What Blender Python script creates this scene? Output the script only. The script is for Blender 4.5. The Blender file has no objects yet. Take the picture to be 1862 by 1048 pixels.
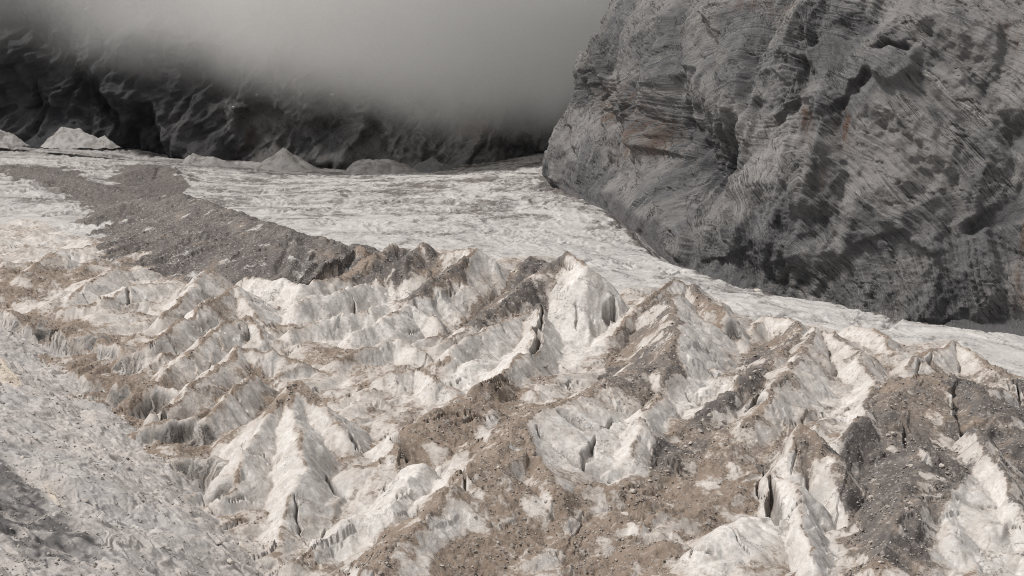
import bpy, math, random, time
import numpy as np
from math import radians, sin, cos
T0 = time.time()
S = bpy.context.scene
COL = S.collection
# ------------------------------------------------------------------ camera, sky, sun, exposure
F = 2558.0                                   # focal length in photograph pixels (1862 wide)
PITCH = math.atan((524 - 180) / F)
cam = bpy.data.cameras.new('camera'); cam.sensor_width = 36.0; cam.lens = 36.0 * F / 1862
cam.clip_start = 1.0; cam.clip_end = 20000
co = bpy.data.objects.new('camera', cam); COL.objects.link(co)
co.rotation_euler = (math.pi / 2 - PITCH, 0, 0)
S.camera = co
SUN_ELEV = 60.0
SUN_AZ_BEHIND = 180 + 84                     # the sun stands high on the left, a little behind the camera
world = bpy.data.worlds.new('World'); S.world = world; world.use_nodes = True
wn = world.node_tree; wn.nodes.clear()
sky = wn.nodes.new('ShaderNodeTexSky'); sky.sky_type = 'NISHITA'; sky.sun_disc = False
sky.sun_elevation = radians(SUN_ELEV); sky.altitude = 3000; sky.dust_density = 3.0; sky.air_density = 1.0
hs = wn.nodes.new('ShaderNodeHueSaturation'); hs.inputs['Saturation'].default_value = 0.12   # overcast: grey daylight
tint = wn.nodes.new('ShaderNodeMix'); tint.data_type = 'RGBA'; tint.blend_type = 'MULTIPLY'
tint.inputs[0].default_value = 1.0; tint.inputs[7].default_value = (1.0, 0.975, 0.95, 1)
bg = wn.nodes.new('ShaderNodeBackground'); bg.inputs['Strength'].default_value = 0.062
wo = wn.nodes.new('ShaderNodeOutputWorld')
wn.links.new(sky.outputs[0], hs.inputs['Color']); wn.links.new(hs.outputs[0], tint.inputs[6])
wn.links.new(tint.outputs[2], bg.inputs[0]); wn.links.new(bg.outputs[0], wo.inputs[0])
sun = bpy.data.lights.new('sun', 'SUN'); sun.energy = 1.5; sun.angle = radians(10); sun.color = (1.0, 0.96, 0.915)
so = bpy.data.objects.new('sun', sun); COL.objects.link(so)
az = radians(SUN_AZ_BEHIND)                  # direction TO the sun, clockwise from +Y
sd = np.array([sin(az) * cos(radians(SUN_ELEV)), cos(az) * cos(radians(SUN_ELEV)), sin(radians(SUN_ELEV))])
sky.sun_rotation = az
from mathutils import Vector
so.rotation_euler = Vector(sd).to_track_quat('Z', 'Y').to_euler()
S.view_settings.view_transform = 'Standard'; S.view_settings.look = 'None'
S.view_settings.exposure = 1.45; S.view_settings.gamma = 1.0; S.view_settings.use_curve_mapping = False
S.render.engine = 'CYCLES'
S.cycles.use_denoising = True; S.cycles.denoising_prefilter = 'NONE'; S.cycles.filter_width = 1.0
S.cycles.volume_bounces = 3; S.cycles.max_bounces = 8; S.cycles.volume_step_rate = 1.0; S.cycles.volume_max_steps = 256

# ------------------------------------------------------------------ noise
rng = np.random.default_rng(7)
random.seed(7)
PERM = rng.permutation(1024).astype(np.int32)
ANG = rng.random(1024).astype(np.float32) * 2 * np.pi
GX, GY = np.cos(ANG), np.sin(ANG)
RV = rng.random((1024, 4)).astype(np.float32)
def hsh(i, j, seed=0):
    return PERM[(PERM[(i + seed * 131) & 1023] + j + seed * 17) & 1023]
def perlin(x, y, seed=0):
    x = np.asarray(x, np.float32); y = np.asarray(y, np.float32)
    xi = np.floor(x); yi = np.floor(y); fx = x - xi; fy = y - yi
    xi = xi.astype(np.int32); yi = yi.astype(np.int32)
    u = fx * fx * fx * (fx * (fx * 6 - 15) + 10); v = fy * fy * fy * (fy * (fy * 6 - 15) + 10)
    def g(a, b, dx, dy):
        h = hsh(a, b, seed); return GX[h] * dx + GY[h] * dy
    n0 = g(xi, yi, fx, fy); n1 = g(xi + 1, yi, fx - 1, fy)
    n2 = g(xi, yi + 1, fx, fy - 1); n3 = g(xi + 1, yi + 1, fx - 1, fy - 1)
    a = n0 + u * (n1 - n0); b = n2 + u * (n3 - n2)
    return (a + v * (b - a)) * 1.5
def fbm(x, y, octs=4, seed=0, gain=0.5):
    r = 0; a = 1.0; f = 1.0
    for o in range(octs):
        r = r + a * perlin(x * f + 13.7 * o, y * f - 7.1 * o, seed + o); a *= gain; f *= 2.03
    return r
def ridged(x, y, octs=4, seed=0, gain=0.55):
    r = 0; a = 1.0; f = 1.0
    for o in range(octs):
        r = r + a * (1 - np.abs(perlin(x * f + 5.3 * o, y * f + 3.1 * o, seed + o)) * 1.6); a *= gain; f *= 2.07
    return r
def worley(x, y, seed=0):
    x = np.asarray(x, np.float32); y = np.asarray(y, np.float32)
    xi = np.floor(x).astype(np.int32); yi = np.floor(y).astype(np.int32)
    f1 = np.full(x.shape, 9.0, np.float32); f2 = f1.copy(); cid = np.zeros(x.shape, np.int32)
    cx = np.zeros_like(f1); cy = np.zeros_like(f1)
    for di in (-1, 0, 1):
        for dj in (-1, 0, 1):
            h = hsh(xi + di, yi + dj, seed)
            px = xi + di + RV[h, 0]; py = yi + dj + RV[h, 1]
            d = (px - x) ** 2 + (py - y) ** 2
            m = d < f1
            f2 = np.where(m, f1, np.minimum(f2, d)); f1 = np.where(m, d, f1); cid = np.where(m, h, cid)
            cx = np.where(m, px, cx); cy = np.where(m, py, cy)
    return np.sqrt(f1), np.sqrt(f2), cid, cx, cy
def smooth(a, b, x):
    t = np.clip((x - a) / (b - a), 0, 1); return t * t * (3 - 2 * t)

# ------------------------------------------------------------------ surveying: photograph pixel + distance -> place
def ray(u, v):
    a = (u - 931) / F; b = (524 - v) / F
    ry = cos(PITCH) + b * sin(PITCH); rz = -sin(PITCH) + b * cos(PITCH)
    return a / ry, rz / ry                   # x and z gained per metre forward
def at(u, v, Y):
    a, c = ray(u, v); return np.array([a * Y, Y, c * Y])
def tps(pts, reg=1e-4):
    P = pts[:, :2] / 300.0; n = len(P)
    def U(r2): return np.where(r2 > 1e-12, 0.5 * r2 * np.log(np.maximum(r2, 1e-12)), 0)
    K = U(((P[:, None] - P[None]) ** 2).sum(-1)) + reg * np.eye(n)
    A = np.zeros((n + 3, n + 3)); A[:n, :n] = K; A[:n, n] = 1; A[:n, n + 1:] = P; A[n, :n] = 1; A[n + 1:, :n] = P.T
    w = np.linalg.solve(A, np.concatenate([pts[:, 2], np.zeros(3)]))
    def f(x, y):
        x = x / 300.0; y = y / 300.0; r = w[n] + w[n + 1] * x + w[n + 2] * y
        for i in range(n):
            r2 = (x - P[i, 0]) ** 2 + (y - P[i, 1]) ** 2
            r = r + w[i] * U(r2)
        return r
    return f

# ------------------------------------------------------------------ the ice surface: one survey grid, spacing grows with distance
NT = 1150
TT = np.linspace(-0.45, 0.45, NT)
YS = [196.0]
while YS[-1] < 1620:
    y = YS[-1]; YS.append(y * (1 + (0.0024 if y < 700 else 0.0024 + 0.0026 * min(1, (y - 700) / 150))))
YS = np.array(YS); NY = len(YS)
YY, TG = np.meshgrid(YS, TT, indexing='ij'); X = TG * YY; Y = YY
ctrl = [(100,1048,290),(500,1048,298),(931,1048,300),(1400,1048,300),(1862,1048,305),(2100,1048,310),(-250,1000,300),
        (500,1240,236),(1400,1240,238),(200,800,400),(931,800,385),(1500,800,385),(1862,800,395),(2150,800,395),
        (100,620,520),(500,640,500),(931,640,510),(1400,690,462),(1862,740,440),(0,500,640),(500,520,620),(900,520,640),
        (0,400,860),(500,420,820),(900,420,840),(985,330,1150),(1100,385,970),(1200,472,790),(1340,515,720),(1550,562,655),
        (1862,612,600),(2150,650,570),(1500,640,535),(1862,690,495),(0,258,1480),(300,285,1480),(580,306,1480),(800,309,1480),(1000,284,1480),
        (-250,250,1480),(300,330,1150),(700,360,1050),(0,310,1150),(-250,320,1100),(850,480,700),(-250,500,640),(-250,800,420)]
base_f = tps(np.array([at(*c) for c in ctrl]))
BASE = base_f(X, Y)
def cast(u, v, Z, h=0.0):
    a, c = ray(u, v)
    col = int(np.clip(round((a - TT[0]) / (TT[1] - TT[0])), 0, NT - 1))
    hit = np.nonzero(Z[:, col] + h >= c * YS)[0]
    k = hit[0] if len(hit) else NY - 1
    if 0 < k < NY:
        d0 = c * YS[k - 1] - Z[k - 1, col] - h; d1 = c * YS[k] - Z[k, col] - h
        tt = d0 / (d0 - d1) if d0 != d1 else 0
        yy = YS[k - 1] + np.clip(tt, 0, 1) * (YS[k] - YS[k - 1])
    else: yy = YS[k]
    return np.array([a * yy, yy, c * yy])

def in_poly(px, py, poly):
    r = np.zeros(px.shape, bool); n = len(poly)
    for i in range(n):
        x0, y0 = poly[i]; x1, y1 = poly[(i + 1) % n]
        c = ((y0 > py) != (y1 > py)) & (px < (x1 - x0) * (py - y0) / (y1 - y0 + 1e-9) + x0)
        r ^= c
    return r
def seg_dist(px, py, pl):
    """distance to polyline, arc length and side (y of the offset) at the nearest point"""
    best = np.full(px.shape, 1e9, np.float32); s = np.zeros(px.shape, np.float32); oy = np.zeros(px.shape, np.float32); acc = 0
    seg = np.zeros(px.shape, np.int16)
    for i in range(len(pl) - 1):
        a = pl[i]; b = pl[i + 1]; dx, dy = b[0] - a[0], b[1] - a[1]; L = math.hypot(dx, dy) + 1e-6
        t = np.clip(((px - a[0]) * dx + (py - a[1]) * dy) / L ** 2, 0, 1)
        qx = a[0] + t * dx; qy = a[1] + t * dy
        d = np.hypot(px - qx, py - qy); m = d < best
        best = np.where(m, d, best); s = np.where(m, acc + t * L, s); oy = np.where(m, py - qy, oy); acc += L
    return best, s, oy

# each entry: name, label, front slope, back slope, crest lines [(u, v, height above the ice base)]
RIDGES = [
 ('ice_peak','tallest pointed ice peak with brown streaked summit and broad white front face',1.15,.8,[
   [(970,500,19),(1000,478,24),(1030,458,29),(1062,482,26),(1095,506,21),(1112,540,12)],
   [(1000,478,24),(960,512,18),(915,545,13),(868,585,9),(800,625,6)]]),
 ('ice_peak','small dark pyramid of debris behind the left shoulder of tallest ice peak',.7,.7,[[(972,467,18),(945,487,15),(925,505,10)]]),
 ('ice_peak','ice peak with grey rubble flank and brown right edge, next left of tallest peak',1.1,.8,[
   [(822,457,19),(862,454,22),(900,474,18),(932,496,12)],
   [(862,454,22),(828,480,19),(790,507,15),(745,540,10),(690,566,6),(630,590,4)]]),
 ('ice_peak','dark rubble-covered cone with pale ice on its right side',1.0,.8,[
   [(773,442,21),(800,459,17),(824,470,13)],[(773,442,21),(738,470,17),(700,490,12),(650,508,6)]]),
 ('ice_peak','low rounded grey rubble hump beside the dark rubble cone',.8,.7,[[(748,456,14),(712,446,16),(680,464,13),(640,497,7)]]),
 ('ice_peak','stubby brown ice block at the right end of dark moraine',1.4,.8,[[(632,456,10),(655,450,12),(676,463,9)]]),
 ('ice_peak','wide ice peak streaked with dark stripes down its left flank',1.0,.75,[
   [(1105,618,4),(1150,570,10),(1190,530,16),(1225,511,19),(1262,515,18),(1300,556,14),(1330,590,8),(1346,612,4)],
   [(1228,530,18),(1225,565,15),(1237,605,14),(1214,640,12),(1205,690,8)]]),
 ('ice_ridge','long brown debris ridge running from striped peak to the lower middle',.62,.55,[
   [(1205,655,9),(1120,688,9),(1010,732,11),(950,764,12),(872,850,12),(792,920,10),(700,1008,8),(630,1070,5)],
   [(950,764,12),(985,830,10),(1013,872,9),(1022,930,4)]]),
 ('ice_ridge','brown debris shelf sloping left beneath the small ice blocks',.6,.7,[[(862,722,8),(805,742,8),(742,790,8),(700,838,5),(640,850,3)]]),
 ('ice_ridge','clean white ice ridge left of the long brown debris ridge',.8,.9,[[(772,846,9),(735,872,10),(690,915,9),(640,940,7),(590,968,5),(560,1010,3)]]),
 ('ice_ridge','broad white ice nose with brown cap in the left middle',1.0,1.0,[
   [(530,704,15),(482,758,12),(446,826,9),(400,905,4)],[(530,704,15),(596,738,11),(640,800,5)],[(530,706,15),(546,800,10),(548,880,7),(500,985,3)]]),
 ('ice_ridge','long diagonal ice rib with brown crest below the moraine',1.1,.8,[[(430,519,12),(352,568,11),(270,622,8),(225,640,5)],[(430,519,12),(468,578,7),(500,602,3)]]),
 ('ice_ridge','thin white ice rib with two dark crack lines below the moraine',1.1,.9,[[(378,489,10),(332,540,8),(298,578,5)]]),
 ('ice_ridge','pale ice rib with peaked head above the grey hollow',1.1,.9,[[(402,590,10),(340,640,8),(288,692,6),(238,722,3)],[(402,590,10),(445,575,8),(480,615,4)]]),
 ('ice_ridge','ice rib with flat brown top left of the white ice nose',1.1,.9,[[(432,632,11),(388,672,9),(340,717,7),(268,762,4)],[(432,632,11),(500,638,9),(545,660,5)]]),
 ('ice_ridge','dirty striped ice rib just above the broad white nose',1.2,.9,[[(462,682,9),(412,722,8),(360,762,6),(296,795,3)]]),
 ('ice_ridge','short white ice wall directly under the moraine edge',1.2,.8,[[(440,503,7),(550,516,9),(640,502,8),(690,497,5)]]),
 ('ice_ridge','pale ice wall with dark notch, second step below the moraine',1.2,.8,[[(545,547,9),(620,530,9),(665,514,9),(722,516,6)]]),
 ('ice_ridge','low ice wall with thin brown rim, third step below the moraine',1.2,.8,[[(530,600,5),(600,577,7),(670,563,8),(722,548,8)]]),
 ('ice_ridge','tilted ice slab with dark upper edge below the grey rubble flank',1.2,.9,[[(640,606,6),(700,586,8),(737,555,9),(790,578,6),(812,590,3)]]),
 ('ice_ridge','small white ice blocks row in the centre of broken ice',1.2,1.0,[[(610,650,5),(660,628,7),(720,618,7),(770,640,5)]]),
 ('ice_ridge','narrow pale rib descending left from tallest ice peak',1.3,1.0,[[(985,545,11),(976,600,9),(942,652,8),(882,702,6),(825,735,4)]]),
 ('ice_ridge','smooth white ice dome left of the narrow pale rib',1.1,.9,[[(960,570,8),(905,590,9),(855,608,8),(800,650,5)]]),
 ('ice_ridge','cracked ice wedge below the smooth white dome',1.2,1.0,[[(700,680,6),(760,668,7),(800,690,6),(835,710,3)]]),
 ('ice_ridge','white ice block right of the brown shelf, cut by crossing cracks',1.2,1.2,[[(1000,735,8),(1045,760,6),(1080,790,2)],[(985,790,6),(1030,830,4),(1060,850,1)]]),
 ('ice_ridge','pale ice slope with thin brown rib under the striped peak',1.1,1.0,[[(1200,712,6),(1165,770,7),(1140,830,5),(1090,870,2)]]),
 ('ice_ridge','scalloped ice step with brown lip below the crossing cracks',1.6,.6,[[(1030,886,6),(1075,880,6),(1120,888,5),(1165,905,3)]]),
 ('ice_ridge','rounded ice hump with dark hollow beneath the smooth ice band',1.2,.6,[[(1372,598,5),(1392,576,8),(1438,578,10),(1456,602,9)],[(1456,602,9),(1415,650,8),(1352,692,7),(1290,742,4)]]),
 ('ice_ridge','grooved ice mound with brown stripes right of the dark hollow',1.0,.8,[[(1440,662,9),(1487,596,12),(1540,620,10),(1562,645,8),(1602,700,4)],[(1440,662,9),(1400,720,8),(1352,770,4)]]),
 ('ice_ridge','small rippled ice bumps below the smooth white band',1.0,.7,[[(1560,592,6),(1612,610,6),(1632,642,3)]]),
 ('ice_ridge','peaked white ice knob below the bright band near the edge',1.0,.7,[[(1648,668,5),(1690,642,8),(1735,620,10),(1782,650,7),(1832,682,4)]]),
 ('ice_ridge','wide brown debris hill below the peaked white knob',.5,.5,[[(1590,762,6),(1625,722,9),(1688,680,11),(1762,690,10),(1790,742,6)]]),
 ('ice_ridge','ice wedge with smooth dark brown right side in the lower area',1.0,1.2,[[(1408,852,5),(1432,826,9),(1472,780,13),(1512,835,9),(1527,905,4)]]),
 ('ice_ridge','jagged white fin of ice below the grooved mound',1.3,1.2,[[(1590,700,6),(1560,760,8),(1530,800,6)]]),
 ('ice_ridge','long white ice rib running down the lower edge',1.1,1.1,[[(1772,775,7),(1792,812,10),(1822,865,8),(1852,945,5)],[(1740,850,6),(1722,900,7),(1745,980,5)]]),
 ('ice_ridge','grey gravel mound with two smooth dark brown patches',.55,.6,[[(1690,800,7),(1652,880,9),(1625,950,7),(1600,1048,4)]]),
 ('ice_ridge','flat clean ice dome bulging from brown gravel at the bottom',.55,.6,[[(1270,1000,4),(1330,958,6),(1410,935,5)]]),
 ('ice_ridge','blocky white ice pillar with black crack beside it',1.2,1.6,[[(1412,862,5),(1440,880,7),(1470,930,7),(1460,1020,5)]]),
 ('ice_ridge','white lumpy ice band among brown gravel at the bottom middle',.6,.6,[[(900,905,5),(840,945,6),(790,1000,5),(760,1048,3)]]),
 ('ice_ridge','brown topped ice bank with steep dark striped front by the scree',2.4,.5,[[(10,562,6),(60,588,6),(130,602,6),(232,640,5)]]),
 ('ice_ridge','low ice bank with shadowed grey front, middle one along the scree',2.2,.6,[[(150,672,4),(215,690,6),(285,700,6),(330,712,4)]]),
 ('ice_ridge','brown ice bank with dark hollow beneath, third along the scree',2.2,.6,[[(225,790,4),(275,770,6),(330,762,6),(382,742,6)]]),
 ('ice_ridge','ice bank over the black cave at the foot of scree',2.4,.6,[[(290,842,5),(325,826,7),(372,822,7),(404,850,4)]]),
 ('ice_ridge','brown striped ice wave near the edge, below the dark band',.8,.5,[[(40,498,4),(75,470,6),(112,452,7),(160,462,4)]]),
 ('ice_ridge','long low ice wave with brown crest below the moraine foot',.8,.5,[[(130,545,4),(165,510,6),(205,488,7),(265,492,4)]]),
 ('ice_ridge','white ice wave with brown tip below the long low wave',.9,.5,[[(120,562,3),(180,545,5),(235,518,6),(300,515,4)]]),
]
MORAINE = [[(168,392,4),(228,364,10),(330,352,16),(420,383,19),(530,418,18),(600,432,15),(660,448,11),(720,470,8)]]
DEBRIS_HILLS = [[(225,318,3),(265,300,5),(300,300,5),(335,325,3)],[(0,300,2),(60,306,4),(130,320,4),(205,345,3),(260,352,3)]]

# warped coordinates for every ragged line on the ice
WX = X + 2.6 * fbm(X / 22, Y / 22, 3, 1) + 0.28 * fbm(X / 3.2, Y / 3.2, 2, 5)
WY = Y + 2.6 * fbm(X / 22, Y / 22, 3, 11) + 0.28 * fbm(X / 3.2, Y / 3.2, 2, 15)
WX = WX.astype(np.float32); WY = WY.astype(np.float32)

Z = BASE.copy().astype(np.float32)
RID = np.full(Z.shape, -1, np.int16); RS = WX * 0.6 + WY * 0.8; RD = WX * .8 - WY * .6; CREST = np.full(Z.shape, 99.0, np.float32)
def polyground(poly, Zs):
    return [tuple(cast(u, v, Zs)[:2]) for u, v in poly]
# broken ice region
BROKEN = [(-200,440),(60,400),(200,450),(420,488),(600,505),(660,470),(780,450),(900,470),(1030,470),(1110,530),(1240,520),(1340,575),(1400,585),(1500,600),(1650,625),(1740,625),(1862,700),(2060,730),(2060,1300),(-200,1300)]
pb = polyground(BROKEN, BASE)
inb = in_poly(WX, WY, pb).astype(np.float32)
def blur(a, n):
    for _ in range(n):
        a = (np.roll(a, 1, 0) + np.roll(a, -1, 0) + a) / 3; a = (np.roll(a, 1, 1) + np.roll(a, -1, 1) + a) / 3
    return a
inb = blur(inb, 8)
# base relief: long swells on the upper ice, tilted blocks in the broken ice
AX = (X * 0.80 + Y * 0.60); AY = (-X * 0.60 + Y * 0.80)       # crevasse trend
up = 1 - inb
Z += (up * 1.8 * fbm(X / 90, Y / 60, 3, 21)).astype(np.float32)
Z += (inb * 0.9 * np.clip(fbm(AX / 26, AY / 15, 3, 35) * 3.5, -3, 4)).astype(np.float32)
Z0 = Z.copy()

def add_ridge(i, k1, k2, lines, r0=1.0, jag=0.16):
    global Z, RID, RS, RD, CREST
    for j, ln in enumerate(lines):
        P = np.array([cast(u, v, BASE, h) for u, v, h in ln])
        hm = max(h for _, _, h in ln)
        R = hm / min(k1, k2) * 1.15 + 8
        m = (X > P[:, 0].min() - R) & (X < P[:, 0].max() + R) & (Y > P[:, 1].min() - R) & (Y < P[:, 1].max() + R)
        if not m.any(): continue
        px, py = WX[m], WY[m]
        d, s, oy = seg_dist(px, py, P)
        L = np.concatenate([[0], np.cumsum(np.hypot(*np.diff(P[:, :2], axis=0).T))])
        cz = np.interp(s, L, P[:, 2]).astype(np.float32)
        cz = cz + min(1.3, hm * jag) * (fbm(s / 7.0 + 31 * i, j * 9.1 + 0 * s, 3, 40 + i % 7) - 0.1)
        k = np.where(oy < 0, k1, k2)
        kb = blur_k(oy, d, k1, k2)
        sl = kb * (1 + 0.22 * perlin(s / 6.5 + 7 * i, d / 40, 51) + 0.03 * perlin(s / 1.6, d / 14 + i, 52))
        zz = cz - sl * (np.sqrt(d * d + r0 * r0) - r0) + 0.10 * sl * np.maximum(d - 6, 0)
        cur = Z[m]; w = zz > cur
        cur[w] = zz[w]; Z[m] = cur
        a = RID[m]; a[w] = i; RID[m] = a
        a = RS[m]; a[w] = s[w] + 97 * i; RS[m] = a
        a = RD[m]; a[w] = d[w]; RD[m] = a
        a = CREST[m]; a[w] = d[w]; CREST[m] = a
def blur_k(oy, d, k1, k2):
    w = smooth(-0.35, 0.35, oy / (d + 1e-3)); return (k1 * (1 - w) + k2 * w).astype(np.float32)
for i, (nm, lb, k1, k2, ln) in enumerate(RIDGES): add_ridge(i, k1, k2, ln)
NM = len(RIDGES)
add_ridge(NM, .33, .55, MORAINE, 3.0, 0.09)
add_ridge(NM + 1, .25, .25, DEBRIS_HILLS[:1], 2.0, .1)
add_ridge(NM + 2, .25, .25, DEBRIS_HILLS[1:], 2.0, .1)

# smaller ribs between the surveyed ones, following the trend of the crevasses
TENT = np.zeros(Z.shape, np.float32); TCR = np.full(Z.shape, 9.0, np.float32); CUT = np.zeros(Z.shape, np.float32)
dT = TT[1] - TT[0]
def window(x0, x1, y0, y1):
    r0 = np.searchsorted(YS, y0); r1 = np.searchsorted(YS, y1)
    ya, yb_ = max(y0, YS[0]), min(y1, YS[-1])
    ts = [x0 / ya, x0 / yb_, x1 / ya, x1 / yb_]
    c0 = int(max(0, (min(ts) - TT[0]) / dT)); c1 = int(min(NT, (max(ts) - TT[0]) / dT + 2))
    return slice(r0, r1), slice(c0, max(c0, c1))
def tent(pl, h, k1, k2, r0=.35):
    R = h / min(k1, k2) + 1
    w = window(pl[:, 0].min() - R, pl[:, 0].max() + R, pl[:, 1].min() - R, pl[:, 1].max() + R)
    if TENT[w].size == 0: return
    d, s_, oy = seg_dist(WX[w], WY[w], pl)
    L = np.hypot(*np.diff(pl, axis=0).T).sum()
    hh = h * np.clip(np.minimum(s_, L - s_) / (.35 * L) + .25, 0, 1) * (1 + .25 * perlin(s_ / 3 + pl[0, 0], 0 * s_, 58))
    t = hh - blur_k(oy, d, k1, k2) * (np.sqrt(d * d + r0 * r0) - r0)
    m = t > TENT[w]
    a = TENT[w]; a[m] = t[m]; TENT[w] = a
    a = TCR[w]; a[m] = d[m]; TCR[w] = a
rt = np.random.default_rng(21)
cnt = 0
while cnt < 330:
    yy = 215 * (700 / 215) ** rt.random(); tt = rt.uniform(-.43, .43); xx = tt * yy
    rI = min(NY - 1, np.searchsorted(YS, yy)); cI = int((tt - TT[0]) / dT)
    if inb[rI, cI] < .6: continue
    cnt += 1
    ang = math.atan2(-.62, -.78) + rt.normal(0, .38)
    if rt.random() < .22: ang += rt.choice([-1, 1]) * rt.uniform(.9, 1.4)
    L = rt.uniform(5, 26) * (1 if yy > 330 else .75); n = 5
    q = np.array([[xx, yy]]); a_ = ang
    for _ in range(n):
        a_ += rt.normal(0, .16); q = np.vstack([q, q[-1] + L / n * np.array([cos(a_), sin(a_)])])
    tent(q, rt.uniform(.8, 2.5) * (.6 + .4 * L / 20), rt.uniform(.8, 1.5), rt.uniform(.45, .9))
keepS = 1 - .6 * smooth(8, 2, CREST)
Z += inb * TENT * keepS
# open cracks and caves
def crack(pl, wdt, dep):
    w = window(pl[:, 0].min() - 4, pl[:, 0].max() + 4, pl[:, 1].min() - 4, pl[:, 1].max() + 4)
    if CUT[w].size == 0: return
    d, s_, _ = seg_dist(WX[w], WY[w], pl); L = np.hypot(*np.diff(pl, axis=0).T).sum()
    wd = wdt * np.clip(np.minimum(s_, L - s_) / (.4 * L) + .15, 0, 1); dep = min(dep, 3.2 * wdt)
    CUT[w] = np.maximum(CUT[w], dep * smooth(1.0, .35, d / (wd + .05)))
cnt = 0
while cnt < 380:
    yy = 215 * (700 / 215) ** rt.random(); tt = rt.uniform(-.43, .43); xx = tt * yy
    rI = min(NY - 1, np.searchsorted(YS, yy)); cI = int((tt - TT[0]) / dT)
    if inb[rI, cI] < .6: continue
    cnt += 1
    ang = math.atan2(-.62, -.78) + rt.normal(0, .35) + (rt.uniform(1.0, 1.7) if rt.random() < .4 else 0)
    L = rt.uniform(3, 20); q = np.array([[xx, yy]])
    for _ in range(5):
        ang += rt.normal(0, .28); q = np.vstack([q, q[-1] + L / 5 * np.array([cos(ang), sin(ang)])])
    crack(q, rt.uniform(.2, .65), rt.uniform(.8, 2.6))
for ln, wd, dp in [([(1112,535),(1112,560),(1104,590)],3.2,9),([(1085,790),(1072,830),(1058,856)],.9,3),([(990,560),(978,600),(962,640)],1.3,4),
    ([(600,872),(612,890),(616,902)],2.0,6),([(1408,862),(1404,900),(1418,945)],1.6,6),([(1392,705),(1372,735)],1.3,4),([(330,880),(372,900),(398,905)],3.0,6),
    ([(1010,735),(1045,757),(1076,780)],1.2,4),([(988,792),(1030,825),(1062,852),(1120,880)],1.2,4),([(262,742),(285,758),(300,762)],2.0,5),([(30,600),(70,622),(120,640)],1.6,4),
    ([(1818,640),(1812,655)],1.2,3),([(1852,700),(1848,740)],1.4,4),([(225,560),(232,520)],1.0,2),([(640,540),(665,570)],.9,3),([(755,545),(795,574)],.9,3),([(1500,745),(1525,765)],1.2,3),
    ([(1700,650),(1692,668)],.9,2),([(930,690),(880,712)],1.0,3),([(715,800),(735,840)],1.2,4),([(640,790),(660,830)],1.2,4)]:
    crack(np.array([cast(u, v, Z)[:2] for u, v in ln]), wd, dp)
Z -= inb * CUT
HOL = np.zeros(Z.shape, np.float32)
for u, v, rx_, ry_, dp in [(70,625,11,8,6),(140,640,10,7,5),(225,668,9,6,5),(278,748,8,6,7),(345,780,9,5,5),(240,705,8,5,4),(345,878,9,8,10),(310,860,7,6,6),(180,700,9,6,5),(110,605,8,5,5),(390,905,4,4,5),(1335,600,4,4,4),(1415,615,7,5,4),(1850,735,4,5,4),(1380,720,3,5,3),(20,610,9,7,5)]:
    p = cast(u, v, Z); q_ = np.hypot((WX - p[0]) / rx_, (WY - p[1]) / ry_); HOL = np.maximum(HOL, dp * smooth(1.2, .35, q_))
Z -= HOL
DIRT_SHADE = np.maximum(smooth(.3, 2.4, HOL), .8 * ((RID >= NM - 7) & (RID < NM - 3)) * smooth(.8, 2.5, CREST) * smooth(14, 7, CREST))  # dirt-laden bank fronts, plus the shade of the hollows painted into the ice
CRACK = (inb * smooth(.2, 1.2, CUT)).astype(np.float32)
Z += (inb * (0.22 * fbm(WX / 3.4, WY / 3.4, 4, 71) + 0.05 * ridged((RS + 1.5 * fbm(X / 5, Y / 5, 2, 77)) / 2.4, RD / 9.0, 2, 75) + .5 * fbm(AX / 11, AY / 6, 3, 76))).astype(np.float32)
for sc_, of_, tl_, sd_ in ((11.0, 1.1, 1.6, 5), (4.2, .42, .75, 6)):
    qa = (WX * .8 + WY * .6) / (sc_ * 1.35); qb = (-WX * .6 + WY * .8) / sc_
    f1, f2, cid, cx, cy = worley(qa, qb, sd_)
    Z += inb * ((RV[cid, 0] - .5) * of_ + (RV[cid, 2] - .5) * tl_ * (qa - cx) + (RV[cid, 3] - .5) * tl_ * (qb - cy)) * smooth(-.35, .15, fbm(X / 30, Y / 30, 2, 78))
# transverse crevasses and runnels of the smooth upper ice
near_up = up * smooth(2200, 500, Y)
cw = fbm(X / 50, Y / 50, 3, 81)
wav = ridged((Y * .92 + X * .38) / 36 + 2.6 * cw, X / 90 + 1.2 * cw, 3, 82, .45) * .8 + .22 * ridged((X + .15 * Y) / 9 + 1.5 * cw, Y / 90, 2, 83)
Z += (up * (wav - 1.3) * 1.5 * (.6 + .9 * smooth(-.3, .4, cw))).astype(np.float32)
Z += (up * 0.25 * fbm(X / 7, Y / 20, 2, 85)).astype(np.float32)
mor = (RID >= NM).astype(np.float32)
uu = (RID < 0) & (up > .5)
RS[uu] = (0.16 * (Y * .95 + .3 * X) + 3.0 * cw)[uu]; RD[uu] = (X * .35)[uu]
Z += (mor * (0.8 * fbm(X / 9, Y / 9, 4, 91))).astype(np.float32)
# ice margin: beyond it the ice falls away into the trough under the cliff
EDGE = [(985,327,1150),(1045,345,1060),(1100,383,970),(1150,430,870),(1200,471,790),(1340,515,720),(1450,540,685),(1550,561,656),(1700,585,628),(1862,612,602),(2150,655,570)]
EP = np.array([at(*e) for e in EDGE])
EP = np.vstack([np.array([[60, 1500, 0]]), np.array([[38, 1300, 0]]), EP])
ex = np.interp(Y, EP[::-1, 1], EP[::-1, 0])      # x of the margin at that distance
de, _, _ = seg_dist(X, Y, EP[:, :2])
beyond = np.where(X > ex, de, -de) + 3 * fbm(X / 25, Y / 25, 3, 95)
Z -= (0.75 * np.maximum(0, beyond)).astype(np.float32)

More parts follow.
